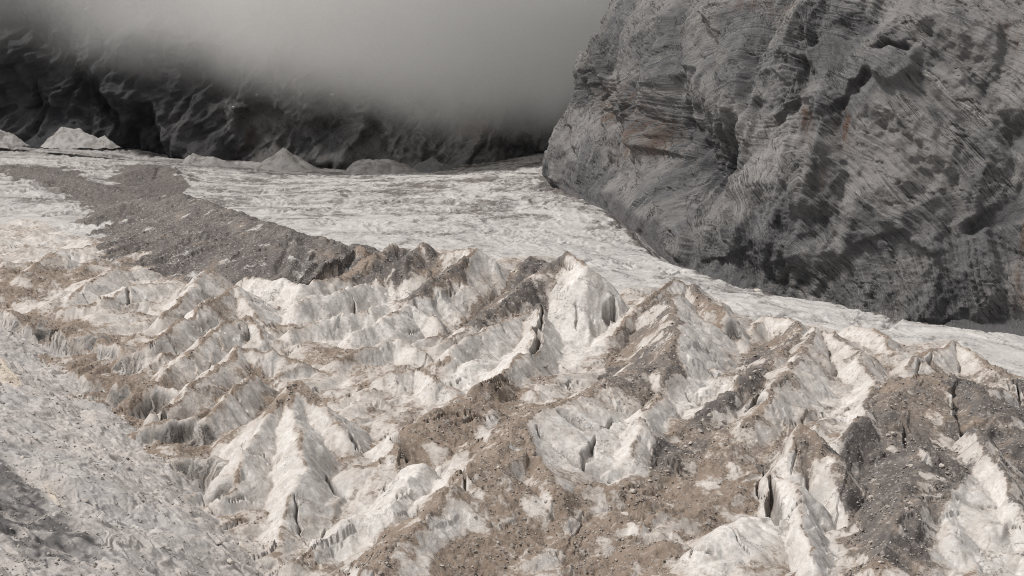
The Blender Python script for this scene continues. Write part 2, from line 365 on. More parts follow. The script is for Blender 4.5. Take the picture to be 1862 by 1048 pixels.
# near scree slope (valley side) at lower left
SB = [(-60,560),(0,606),(60,642),(150,737),(232,802),(292,872),(352,932),(430,985),(468,1020),(478,1060),(490,1130)]
sp = []
for (u, v) in SB:
    p = cast(u, v, BASE); sp.append(p + [0, 0, 0.5])
    q = p + np.array([28, 14, -14]); sp.append(q)
for c in [(-80,640,470),(0,700,425),(0,830,310),(0,1048,218),(200,1048,238),(330,1048,262),(150,850,318),(-200,900,270),(-300,700,400),(0,1300,165),(300,1250,205)]:
    sp.append(at(*c))
scr_f = tps(np.array(sp))
ms = (X < 40) & (Y < 620)
scr = np.full(Z.shape, -999.0, np.float32)
xs, ys = X[ms], Y[ms]
sx = xs * .74 + ys * -.67; sy = xs * .67 + ys * .74
sz = scr_f(xs, ys) + 2.2 * fbm(xs / 26, ys / 26, 3, 101) + 1.3 * ridged(sy / 11 + .8 * fbm(xs / 14, ys / 14, 3, 103), sx / 34, 4, 102) + .22 * fbm(xs / 2.8, ys / 2.8, 3, 104) + .8 * smooth(.1, .5, fbm(sx / 16, sy / 7, 3, 106)) * fbm(xs / 4, ys / 4, 3, 105)
scr[ms] = sz
isscr = scr > Z
Z = np.where(isscr, scr, Z); RID[isscr] = NM + 3

# ------------------------------------------------------------------ what covers the ice
gyv, gxv = np.gradient(Z); dX = np.gradient(X, axis=1); dY = np.gradient(Y, axis=0)
SLX = gxv / dX
SLY = gyv / dY - SLX * np.gradient(X, axis=0) / dY
SLOPE = np.hypot(blur(SLX, 2), blur(SLY, 2))
n1 = fbm(X / 18, Y / 18, 4, 111); n2 = fbm(WX / 5, WY / 5, 3, 112)
DEB = inb * (0.31 + 0.28 * n1 + 0.12 * n2 - 0.36 * smooth(0.45, 1.2, SLOPE) + smooth(-.45, .25, fbm(X / 16, Y / 16, 2, 114)) * (0.40 * (1 - smooth(0.3, 1.6, CREST)) + .42 * (1 - smooth(.15, .8, TCR)))) + 0.15 * CRACK
DEB += inb * 0.25 * smooth(.45, .1, SLOPE)
GREY = 0.30 + 0.25 * fbm(X / 40, Y / 40, 3, 121)
COVER = [
 ([(80,560),(420,520),(480,660),(460,720),(380,860),(230,800),(150,690)],.20,-.1),([(460,690),(600,720),(640,820),(560,960),(440,960),(430,820)],.14,-.1),
 ([(560,600),(800,600),(840,700),(700,720),(560,680)],.08,-.1),([(632,446),(684,458),(672,492),(620,502)],1.1,-.2),([(640,480),(760,500),(740,530),(640,520)],.5,.1),
 ([(1350,640),(1480,600),(1700,640),(1862,680),(1900,1060),(1380,1060),(1300,850)],.24,.2),
 ([(1720,700),(1862,690),(1900,1060),(1780,900),(1700,860)],.35,.25),([(1240,700),(1330,640),(1400,720),(1400,860),(1280,860)],.2,.1),
 ([(-150,380),(0,360),(170,360),(230,440),(120,480),(0,470),(-150,500)],-.28,0),([(120,520),(300,510),(380,540),(260,620),(120,580)],-.22,0),
  # outline, amount of debris (+) or clean ice (-), greyness change
 ([(830,715),(960,690),(1010,732),(965,772),(1000,860),(1022,925),(965,1000),(900,1048),(700,1060),(600,1060),(690,960),(760,890),(810,852),(735,858),(702,835),(762,762)],.75,-.25),
 ([(780,846),(850,808),(858,835),(780,910),(730,940),(660,985),(600,1030),(555,1000),(640,935),(700,900)],-.95,0),
 ([(800,965),(870,918),(905,945),(850,990),(780,1040),(760,1020)],-.9,0),([(950,905),(985,895),(990,925),(955,955)],-.9,0),
 ([(868,770),(905,760),(920,790),(880,810)],-.8,0),
 ([(1010,890),(1150,868),(1290,845),(1385,870),(1345,950),(1260,990),(1210,1060),(1020,1060),(1000,980)],.7,-.2),
 ([(1120,960),(1200,930),(1240,960),(1180,1010),(1130,1000)],-.5,0),
 ([(150,660),(250,640),(232,700),(335,692),(245,795),(170,755)],.5,-.1),
 ([(0,566),(100,588),(232,636),(150,690),(60,645),(0,604)],.5,-.1),
 ([(130,430),(300,468),(480,482),(610,500),(640,522),(440,512),(300,492),(200,472)],.55,-.1),
 ([(0,480),(80,470),(130,480),(60,540),(0,560)],.5,-.1),([(90,500),(180,470),(260,490),(150,530)],.35,-.1),
 ([(1372,602),(1335,690),(1262,760),(1190,800),(1150,905),(1232,868),(1312,762),(1385,690),(1425,625)],.85,.4),
 ([(1380,600),(1450,585),(1440,640),(1400,650)],.6,.1),
 ([(1615,690),(1700,668),(1782,692),(1795,762),(1700,792),(1590,792),(1558,742)],.8,.05),
 ([(1555,765),(1700,785),(1745,850),(1712,960),(1700,1060),(1540,1060),(1532,950),(1500,850)],.85,.35),
 ([(1430,805),(1478,778),(1525,858),(1532,905),(1500,892),(1452,845)],.8,.15),
 ([(1720,885),(1790,830),(1862,950),(1900,1060),(1745,1060)],-.6,0),([(1412,885),(1500,872),(1532,950),(1522,1060),(1432,1060)],-.7,0),
 ([(1255,1002),(1340,940),(1412,938),(1422,985),(1300,1042)],-1.2,0),
 ([(1470,700),(1560,640),(1600,720),(1560,770),(1500,780)],-.45,0),
 ([(1780,740),(1862,700),(1900,850),(1820,850)],.4,.1),([(1740,690),(1862,705),(1862,760),(1760,750)],.45,.1),
 ([(773,441),(800,468),(745,512),(660,507),(690,470)],1.4,.55),([(712,446),(750,456),(700,500),(640,505),(680,465)],1.4,.5),
 ([(862,455),(845,515),(765,548),(720,562),(785,500)],1.3,.5),([(1030,462),(1005,505),(960,540),(872,600),(800,622),(850,572),(950,492),(985,466)],1.3,.5),
 ([(985,508),(1012,560),(985,582),(940,522)],1.2,.5),([(972,466),(1000,480),(930,510)],.9,.2),
 ([(1035,458),(1062,480),(1100,510),(1090,520),(1050,490)],.6,-.1),
 ([(1000,570),(1030,500),(1090,540),(1100,640),(1050,670),(990,650)],-.8,0),
 ([(1225,515),(1190,532),(1112,620),(1080,680),(1182,680),(1240,700),(1238,600)],.62,.3),
 ([(1252,515),(1300,558),(1342,612),(1322,612),(1262,565)],.7,.2),([(1240,560),(1300,600),(1330,680),(1270,760),(1230,740),(1245,640)],-.5,0),
 ([(1090,690),(1232,642),(1240,700),(1200,722),(1100,760),(1000,742)],.55,.15),
 ([(640,520),(720,520),(790,560),(760,640),(620,640),(560,590)],-.45,0),([(440,500),(560,510),(620,560),(520,600),(450,560)],-.4,0),
 ([(820,640),(930,600),(960,640),(880,700),(800,700)],-.6,0),([(450,800),(530,720),(600,760),(600,900),(500,990),(440,920)],-.45,0),
 ([(470,700),(530,695),(600,720),(540,740),(480,760)],.5,-.2),([(400,540),(440,515),(420,560),(300,640),(250,640)],.4,-.2),
 ([(410,690),(450,640),(490,650),(450,720),(370,790),(330,780)],.35,-.2),
 ([(560,640),(640,630),(650,650),(560,690),(500,690)],.3,-.2),([(1000,760),(1100,700),(1180,720),(1140,850),(1060,860),(1000,820)],-.45,0),
 ([(620,860),(700,835),(770,850),(700,900),(640,890)],-.1,.1),
]
nA = fbm(WX / 9, WY / 9, 4, 113, .6)
for poly, a, g in COVER:
    w = in_poly(WX, WY, polyground(poly, Z)).astype(np.float32)
    w = blur(w, 9) * (.72 + (.75 if a > 0 else .3) * nA)
    DEB += a * w * inb; GREY += g * w * inb
DEB += .55 * smooth(-9, 1, beyond) * smooth(-.1, .35, fbm(X / 13, Y / 20, 3, 115)); GREY += .5 * smooth(-9, 1, beyond)
# upper ice: thin dust bands
UPD = 0.24 + 0.14 * fbm(X / 60, Y / 40, 4, 131) + 0.14 * smooth(1.35, .9, wav) + .12 * smooth(700, 1100, Y)
GREY = np.where(inb > .999, GREY, GREY * inb + up * .95)
flow = fbm(beyond / 11 + 1.5 * cw, Y / 170, 4, 132, .6); tick = ridged(Y / 26 + X / 60, beyond / 90 + cw, 3, 133)
UPD += .15 * flow * smooth(-330, -30, beyond) + .07 * smooth(1.45, 1.0, tick)
Zf = (up * (RID < 0) * (.6 * flow * smooth(-330, -30, beyond) + .5 * (tick - 1.3) * smooth(-220, -20, beyond))).astype(np.float32)
DEB = np.where(inb > .999, DEB, DEB * np.maximum(inb, smooth(-9, 1, beyond)) + up * UPD)
for poly, a, g in [([(230,305),(300,298),(340,325),(330,350),(300,372),(200,385),(195,362)],.95,.35),([(0,298),(100,306),(215,345),(260,360),(180,380),(120,345),(40,325),(0,310)],.55,.3)]:
    w = blur(in_poly(X + 7 * fbm(X / 12, Y / 20, 4, 141, .6), Y + 30 * fbm(X / 14, Y / 30, 4, 142, .6), polyground(poly, Z)).astype(np.float32), 1) * (.45 + .75 * smooth(-.3, .2, fbm(X / 9, Y / 26, 4, 146, .6)))
    DEB += a * w; GREY += g * w
m = RID == NM; DEB[m] = .90 + .5 * fbm(X / 10, Y / 10, 3, 144)[m]; GREY[m] = 0.86 + 0.35 * fbm(X / 16, Y / 22, 4, 143, .6)[m]
m = RID == NM + 3; DEB[m] = 1.0
DEB = DEB - .7 * DIRT_SHADE * smooth(.5, 1.0, SLOPE)
DEB = np.clip(DEB, 0, 1.2); GREY = np.clip(GREY, 0, 1.2)
print('ice grid', NY, NT, round(time.time() - T0, 1))

# ------------------------------------------------------------------ materials
def mat(name):
    m = bpy.data.materials.new(name); m.use_nodes = True; nt = m.node_tree; nt.nodes.clear()
    out = nt.nodes.new('ShaderNodeOutputMaterial'); b = nt.nodes.new('ShaderNodeBsdfPrincipled')
    nt.links.new(b.outputs[0], out.inputs[0]); b.inputs['Roughness'].default_value = .85
    b.inputs['Specular IOR Level'].default_value = .25
    return m, nt, b, out
class G:
    """small helper for wiring nodes"""
    def __init__(s, nt): s.nt = nt
    def n(s, t, **k):
        x = s.nt.nodes.new(t)
        for a, v in k.items(): setattr(x, a, v)
        return x
    def link(s, a, b):
        if hasattr(a, 'outputs'): a = a.outputs[0]
        s.nt.links.new(a, b)
    def val(s, sock, v):
        if isinstance(v, (int, float)): sock.default_value = v
        elif isinstance(v, tuple): sock.default_value = v if len(v) == 4 or sock.type == 'VECTOR' else (*v, 1)
        else: s.link(v, sock)
    def math(s, op, a, b=0.0, c=0.0, clamp=False):
        x = s.n('ShaderNodeMath', operation=op, use_clamp=clamp)
        s.val(x.inputs[0], a); s.val(x.inputs[1], b); s.val(x.inputs[2], c); return x.outputs[0]
    def attr(s, name): return s.n('ShaderNodeAttribute', attribute_name=name).outputs['Fac']
    def noise(s, vec, scale, detail=4, rough=.55, out='Fac', dist=0.0):
        x = s.n('ShaderNodeTexNoise'); x.inputs['Scale'].default_value = scale; x.inputs['Detail'].default_value = detail
        x.inputs['Roughness'].default_value = rough; x.inputs['Distortion'].default_value = dist
        if vec is not None: s.link(vec, x.inputs['Vector'])
        return x.outputs[out]
    def mix(s, f, a, b, blend='MIX'):
        x = s.n('ShaderNodeMix', data_type='RGBA', blend_type=blend); s.val(x.inputs[0], f); s.val(x.inputs[6], a); s.val(x.inputs[7], b)
        return x.outputs[2]
    def step(s, v, a, b):
        x = s.n('ShaderNodeMapRange', interpolation_type='SMOOTHSTEP'); s.val(x.inputs[0], v); x.inputs[1].default_value = a; x.inputs[2].default_value = b
        return x.outputs[0]
    def comb(s, x, y, z=0.0):
        c = s.n('ShaderNodeCombineXYZ'); s.val(c.inputs[0], x); s.val(c.inputs[1], y); s.val(c.inputs[2], z); return c.outputs[0]
    def bump(s, h, strength, dist, normal=None):
        b = s.n('ShaderNodeBump'); b.inputs['Strength'].default_value = strength; b.inputs['Distance'].default_value = dist
        s.link(h, b.inputs['Height'])
        if normal is not None: s.link(normal, b.inputs['Normal'])
        return b.outputs[0]

def make_ice():
    m, nt, b, out = mat('dirty_glacier_ice'); g = G(nt)
    pos = g.n('ShaderNodeNewGeometry').outputs['Position']
    deb, grey, rs, rd, crk = (g.attr(a) for a in ('debris', 'grey', 'rs', 'rd', 'crack'))
    fine = g.noise(pos, .9, 6, .65); mid = g.noise(pos, .22, 5, .6); tiny = g.noise(pos, 4.5, 4, .65)
    wob = g.math('MULTIPLY', mid, 3.5)
    st = g.noise(g.comb(g.math('MULTIPLY_ADD', rs, .55, wob), g.math('MULTIPLY', rd, .10)), 1.0, 6, .68, dist=.9)      # melt streaks running down the faces
    big = g.noise(pos, .075, 4, .6); dirt_shade = g.attr('dirt_shade')
    ice = g.mix(g.step(st, .30, .66), (.45, .43, .408), (.67, .655, .636))
    ice = g.mix(g.math('MULTIPLY', g.step(big, .46, .66), .50), ice, (.37, .362, .352))
    ice = g.mix(g.math('MULTIPLY', g.step(mid, .54, .72), .50), ice, (.36, .345, .33))
    ice = g.mix(g.math('MULTIPLY', g.step(tiny, .55, .72), .40), ice, (.74, .725, .70))
    ice = g.mix(g.math('MULTIPLY', g.step(fine, .52, .66), .40), ice, (.38, .337, .298))
    ice = g.mix(g.math('MULTIPLY', dirt_shade, g.step(st, .70, .44)), ice, (.060, .056, .053))
    edge = g.n('ShaderNodeTexVoronoi', feature='DISTANCE_TO_EDGE'); edge.inputs['Scale'].default_value = 1.0
    wv = g.n('ShaderNodeVectorMath', operation='ADD'); g.link(pos, wv.inputs[0])
    ws = g.n('ShaderNodeVectorMath', operation='SCALE'); g.link(g.noise(pos, .5, 4, .6, 'Color'), ws.inputs[0]); ws.inputs['Scale'].default_value = 6.0
    g.link(ws.outputs[0], wv.inputs[1])
    me_ = g.n('ShaderNodeMapping'); me_.inputs['Rotation'].default_value = (0, 0, radians(-38)); me_.inputs['Scale'].default_value = (.055, .17, .10); g.link(wv.outputs[0], me_.inputs[0]); g.link(me_.outputs[0], edge.inputs['Vector'])
    fis = g.math('MULTIPLY', g.step(edge.outputs['Distance'], .030, .006), g.math('MULTIPLY', g.step(big, .46, .56), g.step(fine, .40, .55)))
    ice = g.mix(g.math('MULTIPLY', fis, .75), ice, (.12, .10, .085))
    nz = g.math('ADD', g.math('MULTIPLY', g.math('SUBTRACT', fine, .5), 1.1), g.math('MULTIPLY', g.math('SUBTRACT', st, .5), 1.1))
    nz = g.math('ADD', nz, g.math('MULTIPLY', g.math('SUBTRACT', mid, .5), .7))
    d = g.math('MULTIPLY_ADD', nz, g.math('MULTIPLY_ADD', g.attr('field'), .55, .45), deb)
    dm = g.step(d, .36, .68)
    ice = g.mix(g.math('MULTIPLY', g.step(d, -.30, .50), .74), ice, g.mix(g.step(grey, .5, .9), (.352, .308, .270), (.345, .333, .322)))                          # silt film
    stone = g.n('ShaderNodeTexVoronoi'); stone.inputs['Scale'].default_value = 1.5; g.link(pos, stone.inputs['Vector'])
    sc = g.n('ShaderNodeSeparateColor'); g.link(stone.outputs['Color'], sc.inputs[0])
    brown = g.mix(mid, (.165, .128, .100), (.250, .200, .162)); gry = g.mix(mid, (.092, .083, .079), (.150, .137, .129))
    g2 = g.step(g.math('ADD', grey, g.math('MULTIPLY', g.math('SUBTRACT', fine, .5), .8)), .3, .75)
    dirt = g.mix(g2, brown, gry)
    dirt = g.mix(g.step(g.math('ADD', grey, g.math('MULTIPLY', g.math('SUBTRACT', mid, .5), .5)), .70, .90), dirt, g.mix(mid, (.070, .062, .059), (.122, .109, .103)))
    dirt = g.mix(g.math('MULTIPLY', g.step(st, .52, .68), .28), dirt, (.33, .285, .245))
    dirt = g.mix(g.math('MULTIPLY', g.step(st, .46, .32), .40), dirt, (.12, .098, .082))
    dirt = g.mix(g.math('MULTIPLY', g.step(sc.outputs[0], .80, .98), .5), dirt, (.34, .315, .29))
    dirt = g.mix(g.math('MULTIPLY', g.step(tiny, .42, .30), .45), dirt, (.07, .058, .05))
    c = g.mix(dm, ice, dirt)
    c = g.mix(g.math('MULTIPLY', crk, .45), c, (.10, .085, .072))
    g.link(c, b.inputs['Base Color'])
    g.link(g.math('MULTIPLY_ADD', dm, .3, .6), b.inputs['Roughness'])
    h = g.math('ADD', g.math('MULTIPLY', fine, .6), g.math('ADD', g.math('MULTIPLY', st, .25), g.math('MULTIPLY', fis, -.5)))
    n = g.bump(h, .45, .8)
    n = g.bump(g.math('ADD', tiny, g.math('MULTIPLY', stone.outputs['Distance'], g.math('MULTIPLY', dm, -1.2))), .5, .22, n)
    g.link(n, b.inputs['Normal'])
    return m
def make_scree():
    m, nt, b, out = mat('pale_scree'); g = G(nt)
    pos = g.n('ShaderNodeNewGeometry').outputs['Position']
    big = g.noise(pos, .045, 4, .6); mid = g.noise(pos, .35, 6, .65); fine = g.noise(pos, 2.6, 5, .7)
    vo = g.n('ShaderNodeTexVoronoi'); vo.inputs['Scale'].default_value = 1.3; g.link(pos, vo.inputs['Vector'])
    mp = g.n('ShaderNodeMapping'); mp.inputs['Rotation'].default_value = (0, 0, radians(48)); mp.inputs['Scale'].default_value = (.05, .30, .2); g.link(pos, mp.inputs[0])
    band = g.noise(mp.outputs[0], 1.0, 5, .62, dist=.5)
    c = g.mix(g.step(big, .36, .62), (.325, .312, .303), (.385, .355, .332))
    c = g.mix(g.math('MULTIPLY', g.step(band, .50, .64), .55), c, (.49, .462, .436))
    c = g.mix(g.math('MULTIPLY', g.step(band, .46, .34), .50), c, (.31, .293, .288))
    c = g.mix(g.math('MULTIPLY', g.step(mid, .56, .72), .35), c, (.49, .462, .436))
    c = g.mix(g.math('MULTIPLY', g.step(fine, .40, .30), .30), c, (.24, .222, .21))
    c = g.mix(g.attr('wet_shade'), c, g.mix(fine, (.035, .034, .036), (.12, .115, .115)))
    c = g.mix(g.attr('ochre'), c, (.47, .41, .34))
    g.link(c, b.inputs['Base Color'])
    n = g.bump(mid, .3, 1.0); n = g.bump(g.math('SUBTRACT', fine, vo.outputs['Distance']), .4, .25, n); g.link(n, b.inputs['Normal'])
    return m
def make_rock(name, dark):
    m, nt, b, out = mat(name); g = G(nt)
    pos = g.n('ShaderNodeNewGeometry').outputs['Position']
    bed = g.attr('bed'); orange = g.attr('orange'); scree = g.attr('scree'); wet_shade = g.attr('wet_shade'); snow = g.attr('snow')
    big = g.noise(pos, .018, 4, .6); mid = g.noise(pos, .12, 6, .65); fine = g.noise(pos, .8, 6, .7)
    bx = g.math('ADD', bed, g.math('MULTIPLY', mid, 1.0))
    l1 = g.n('ShaderNodeTexNoise', noise_dimensions='1D'); g.link(g.math('MULTIPLY', bx, .42), l1.inputs['W']); l1.inputs['Scale'].default_value = 1; l1.inputs['Detail'].default_value = 5; l1.inputs['Roughness'].default_value = .85
    lay = l1.outputs[0]
    k = 1.0 if dark else 1.0
    c = g.mix(g.step(big, .40, .60), (.128*k, .127*k, .130*k), (.225*k, .216*k, .209*k))
    brk = g.math('MULTIPLY', g.step(g.noise(pos, .045, 4, .6), .40, .60), g.step(g.noise(pos, .35, 4, .7), .40, .56))
    c = g.mix(g.math('MULTIPLY', g.math('MULTIPLY', g.step(lay, .56, .66), .80), brk), c, (.36*k, .352*k, .345*k))
    c = g.mix(g.math('MULTIPLY', g.math('MULTIPLY', g.step(lay, .455, .38), .70), g.math('MULTIPLY_ADD', brk, .7, .3)), c, (.040*k, .040*k, .044*k))
    jn = g.noise(g.comb(g.math('MULTIPLY', g.attr('along'), .16), g.math('MULTIPLY', bed, .045)), 1.0, 5, .7, dist=.4)
    jl = g.math('MULTIPLY', g.step(g.math('ABSOLUTE', g.math('SUBTRACT', jn, .5)), .016, .002), g.step(g.noise(pos, .05, 3, .6), .46, .58))
    c = g.mix(g.math('MULTIPLY', jl, .8), c, (.030*k, .030*k, .032*k))
    c = g.mix(g.math('MULTIPLY', g.step(mid, .52, .66), .25), c, (.22*k, .207*k, .195*k))
    c = g.mix(g.math('MULTIPLY', g.step(fine, .56, .72), .45), c, (.31*k, .297*k, .288*k))
    c = g.mix(g.math('MULTIPLY', g.step(fine, .44, .32), .55), c, (.035*k, .034*k, .036*k))
    c = g.mix(g.math('MULTIPLY', orange, g.step(mid, .25, .5)), c, g.mix(fine, (.075, .047, .036), (.20, .112, .066)))
    c = g.mix(scree, c, g.mix(fine, (.088*k, .086*k, .090*k), (.128*k, .124*k, .126*k)))
    c = g.mix(wet_shade, c, g.mix(mid, (.018, .019, .023), (.055, .055, .06)))  # dark mix shared by wet rock and painted shade
    c = g.mix(g.step(g.math('ADD', snow, g.math('MULTIPLY', g.math('SUBTRACT', fine, .5), .6)), .45, .55), c, (.62, .61, .60))
    g.link(c, b.inputs['Base Color'])
    n = g.bump(g.math('SUBTRACT', g.math('MULTIPLY_ADD', lay, 1.6, g.math('MULTIPLY', mid, .5)), jl), .8, 1.1); n = g.bump(fine, 1.0, .9, n); g.link(n, b.inputs['Normal'])
    return m
def make_snow():
    m, nt, b, out = mat('old_snow'); g = G(nt)
    pos = g.n('ShaderNodeNewGeometry').outputs['Position']
    a = g.noise(pos, .08, 5, .65); f = g.noise(pos, .5, 5, .65)
    c = g.mix(g.step(a, .42, .68), (.33, .318, .305), (.19, .175, .162))
    c = g.mix(g.math('MULTIPLY', g.step(f, .56, .7), .5), c, (.17, .15, .14))
    g.link(c, b.inputs['Base Color']); g.link(g.bump(f, .5, 1.0), b.inputs['Normal'])
    return m
def make_stone():
    m, nt, b, out = mat('loose_stone'); g = G(nt)
    pos = g.n('ShaderNodeNewGeometry').outputs['Position']; f = g.noise(pos, 2.2, 5, .65); t = g.attr('tone')
    c = g.mix(t, (.10, .092, .086), (.46, .42, .38)); c = g.mix(g.math('MULTIPLY', g.step(f, .5, .7), .5), c, (.12, .105, .095))
    g.link(c, b.inputs['Base Color']); g.link(g.bump(f, .5, .2), b.inputs['Normal'])
    return m
M_ICE, M_SCREE, M_ROCK, M_WALL, M_SNOW, M_STONE = make_ice(), make_scree(), make_rock('banded_limestone', False), make_rock('dark_wet_limestone', True), make_snow(), make_stone()

# ------------------------------------------------------------------ building mesh objects
def tag(o, label=None, cat=None, group=None, kind=None):
    for k, v in (('label', label), ('category', cat), ('group', group), ('kind', kind)):
        if v: o[k] = v
    return o
def mesh_obj(name, V, Fq, material, attrs=None, normals=None, parent=None, smoothf=True):
    me = bpy.data.meshes.new(name)
    nf, k = Fq.shape
    me.vertices.add(len(V)); me.vertices.foreach_set('co', np.ascontiguousarray(V, np.float32).ravel())
    me.loops.add(nf * k); me.loops.foreach_set('vertex_index', np.ascontiguousarray(Fq, np.int32).ravel())
    me.polygons.add(nf); me.polygons.foreach_set('loop_start', np.arange(0, nf * k, k, dtype=np.int32))
    if smoothf: me.polygons.foreach_set('use_smooth', np.ones(nf, bool))
    me.update(calc_edges=True)
    for a, v in (attrs or {}).items():
        at_ = me.attributes.new(a, 'FLOAT', 'POINT'); at_.data.foreach_set('value', np.ascontiguousarray(v, np.float32))
    if normals is not None: me.normals_split_custom_set_from_vertices(normals.tolist())
    me.materials.append(material)
    o = bpy.data.objects.new(name, me); COL.objects.link(o)
    if parent is not None: o.parent = parent
    return o
def quads(nr, nc):
    i = np.arange((nr - 1) * (nc - 1)); r = i // (nc - 1); c = i % (nc - 1); a = r * nc + c
    return np.stack([a, a + 1, a + nc + 1, a + nc], 1)
def grid_normals(P):
    du = np.gradient(P, axis=1); dv = np.gradient(P, axis=0); n = np.cross(du, dv)
    n /= np.linalg.norm(n, axis=-1, keepdims=True) + 1e-9; return n
def sub_obj(name, P, Fq, sel, material, attrs, N=None, parent=None, origin=None):
    f = Fq[sel]
    used, inv = np.unique(f, return_inverse=True)
    V = P[used]
    if origin is not None: V = V - origin
    return mesh_obj(name, V, inv.reshape(f.shape), material, {k: v[used] for k, v in attrs.items()}, None if N is None else N[used], parent)

Z += Zf
Z += (smooth(.45, .75, DEB) * (RID != NM + 3) * .30 * fbm(X / 1.8, Y / 1.8, 3, 145)).astype(np.float32)
P3 = np.stack([X, Y, Z], -1).astype(np.float32)
NORM = grid_normals(P3).reshape(-1, 3).astype(np.float32)
PF = P3.reshape(-1, 3); FQ = quads(NY, NT)
cx_u, _ = None, None
# drop ice hidden deep under the cliff
by = beyond.reshape(-1)[FQ].max(1)
fid = RID.reshape(-1)[FQ[:, 0]]
keep = by < 60
attrs = {'debris': DEB.reshape(-1), 'grey': GREY.reshape(-1), 'rs': RS.reshape(-1), 'rd': RD.reshape(-1), 'crack': CRACK.reshape(-1), 'dirt_shade': DIRT_SHADE.reshape(-1), 'field': inb.reshape(-1)}
debf = (blur(DEB, 5).reshape(-1)[FQ[:, 0]] > .52)
FR, FC = NY - 1, NT - 1
def components(key):
    lab = np.arange(FR * FC).reshape(FR, FC); k = key.reshape(FR, FC)
    hz = k[:, 1:] == k[:, :-1]; vt = k[1:] == k[:-1]
    for it in range(200):
        old = lab.copy()
        mn = np.minimum(lab[:, 1:], lab[:, :-1]); 
        lab[:, 1:] = np.where(hz, np.minimum(lab[:, 1:], mn), lab[:, 1:]); lab[:, :-1] = np.where(hz, np.minimum(lab[:, :-1], mn), lab[:, :-1])
        mn = np.minimum(lab[1:], lab[:-1])
        lab[1:] = np.where(vt, np.minimum(lab[1:], mn), lab[1:]); lab[:-1] = np.where(vt, np.minimum(lab[:-1], mn), lab[:-1])
        fl_ = lab.reshape(-1)
        for _ in range(3): fl_ = fl_[fl_]
        lab = fl_.reshape(FR, FC)
        if (lab == old).all(): break
    return lab.reshape(-1)
# stray islets of a ridge belong to the glacier around them, stray islets of cover to the face around them
isr = (fid >= 0) & (fid < NM)
lab = components(np.where(isr, fid, -1)); cntl = np.bincount(lab, minlength=len(lab))
main = {}
for i in range(NM):
    q = np.unique(lab[fid == i])
    if len(q): main[i] = q[np.argmax(cntl[q])]
bad = isr & (lab != np.array([main.get(int(v), -1) for v in range(NM)] + [-1])[np.where(isr, fid, NM)])
fid = np.where(bad, -1, fid)
for _ in range(2):
    isr = (fid >= 0) & (fid < NM)
    lab = components(np.where(isr, fid * 2 + debf, -1)); cntl = np.bincount(lab, minlength=len(lab))
    if _ == 0: debf = np.where(isr & (cntl[lab] < 700), ~debf, debf)
o = sub_obj('glacier', PF, FQ, keep & (fid == -1), M_ICE, attrs, NORM)
tag(o, 'wide pale glacier ice filling the valley floor between the peaks', 'glacier', kind='structure')
for i, (nm, lb, k1, k2, ln) in enumerate(RIDGES):
    s = keep & (fid == i)
    if s.sum() < 60: print('small ridge', i, lb); continue
    pts = PF[FQ[s].ravel()]
    e = bpy.data.objects.new(nm, None); e.location = (float(pts[:, 0].mean()), float(pts[:, 1].mean()), float(pts[:, 2].min()))
    e.empty_display_size = .1
    COL.objects.link(e); tag(e, lb, 'ice peak' if nm == 'ice_peak' else 'ice ridge', 'ice peaks along the broken glacier rim' if nm == 'ice_peak' else 'ridges of the broken ice')
    org = np.array(e.location, np.float32)
    for lb_ in np.unique(lab[s]):
        c = s & (lab == lb_)
        dd = debf[np.nonzero(c)[0][0]]
        sub_obj('debris_cover' if dd else 'ice_face', PF, FQ, c, M_ICE, attrs, NORM, e, org)
o = sub_obj('moraine', PF, FQ, keep & (fid == NM), M_ICE, attrs, NORM); tag(o, 'dark grey gravel moraine mound lying across the glacier', 'moraine', kind='structure')
for k, lb in ((1, 'small brown debris mound on pale ice behind the moraine'), (2, 'thin dark debris band crossing the ice at the edge')):
    s = keep & (fid == NM + k)
    if s.sum() > 10: tag(sub_obj('debris_mound', PF, FQ, s, M_ICE, attrs, NORM), lb, 'debris mound', kind='structure')
WET = np.zeros(Z.shape, np.float32); OCH = np.zeros(Z.shape, np.float32)
wpoly = in_poly(WX, WY, polyground([(-60,800),(0,830),(50,870),(80,920),(130,965),(190,1005),(120,1030),(40,1000),(0,975),(-60,940)], Z)).astype(np.float32)
WET = np.clip(blur(wpoly, 14) * (0.75 + .9 * n2), 0, .92)
OCH = np.clip(blur(in_poly(X, Y, polyground([(0,650),(14,668),(40,700),(30,705),(0,690)], Z)).astype(np.float32), 2) + .8 * blur(in_poly(X, Y, polyground([(78,875),(100,895),(140,940),(120,935),(90,905)], Z)).astype(np.float32), 3), 0, .9)
sattr = {'wet_shade': WET.reshape(-1), 'ochre': OCH.reshape(-1)}
o = sub_obj('scree_slope', PF, FQ, keep & (fid == NM + 3), M_SCREE, sattr, NORM); tag(o, 'pale grey scree slope dropping to the ice at the lower corner', 'scree slope', kind='structure')
print('ice built', round(time.time() - T0, 1))

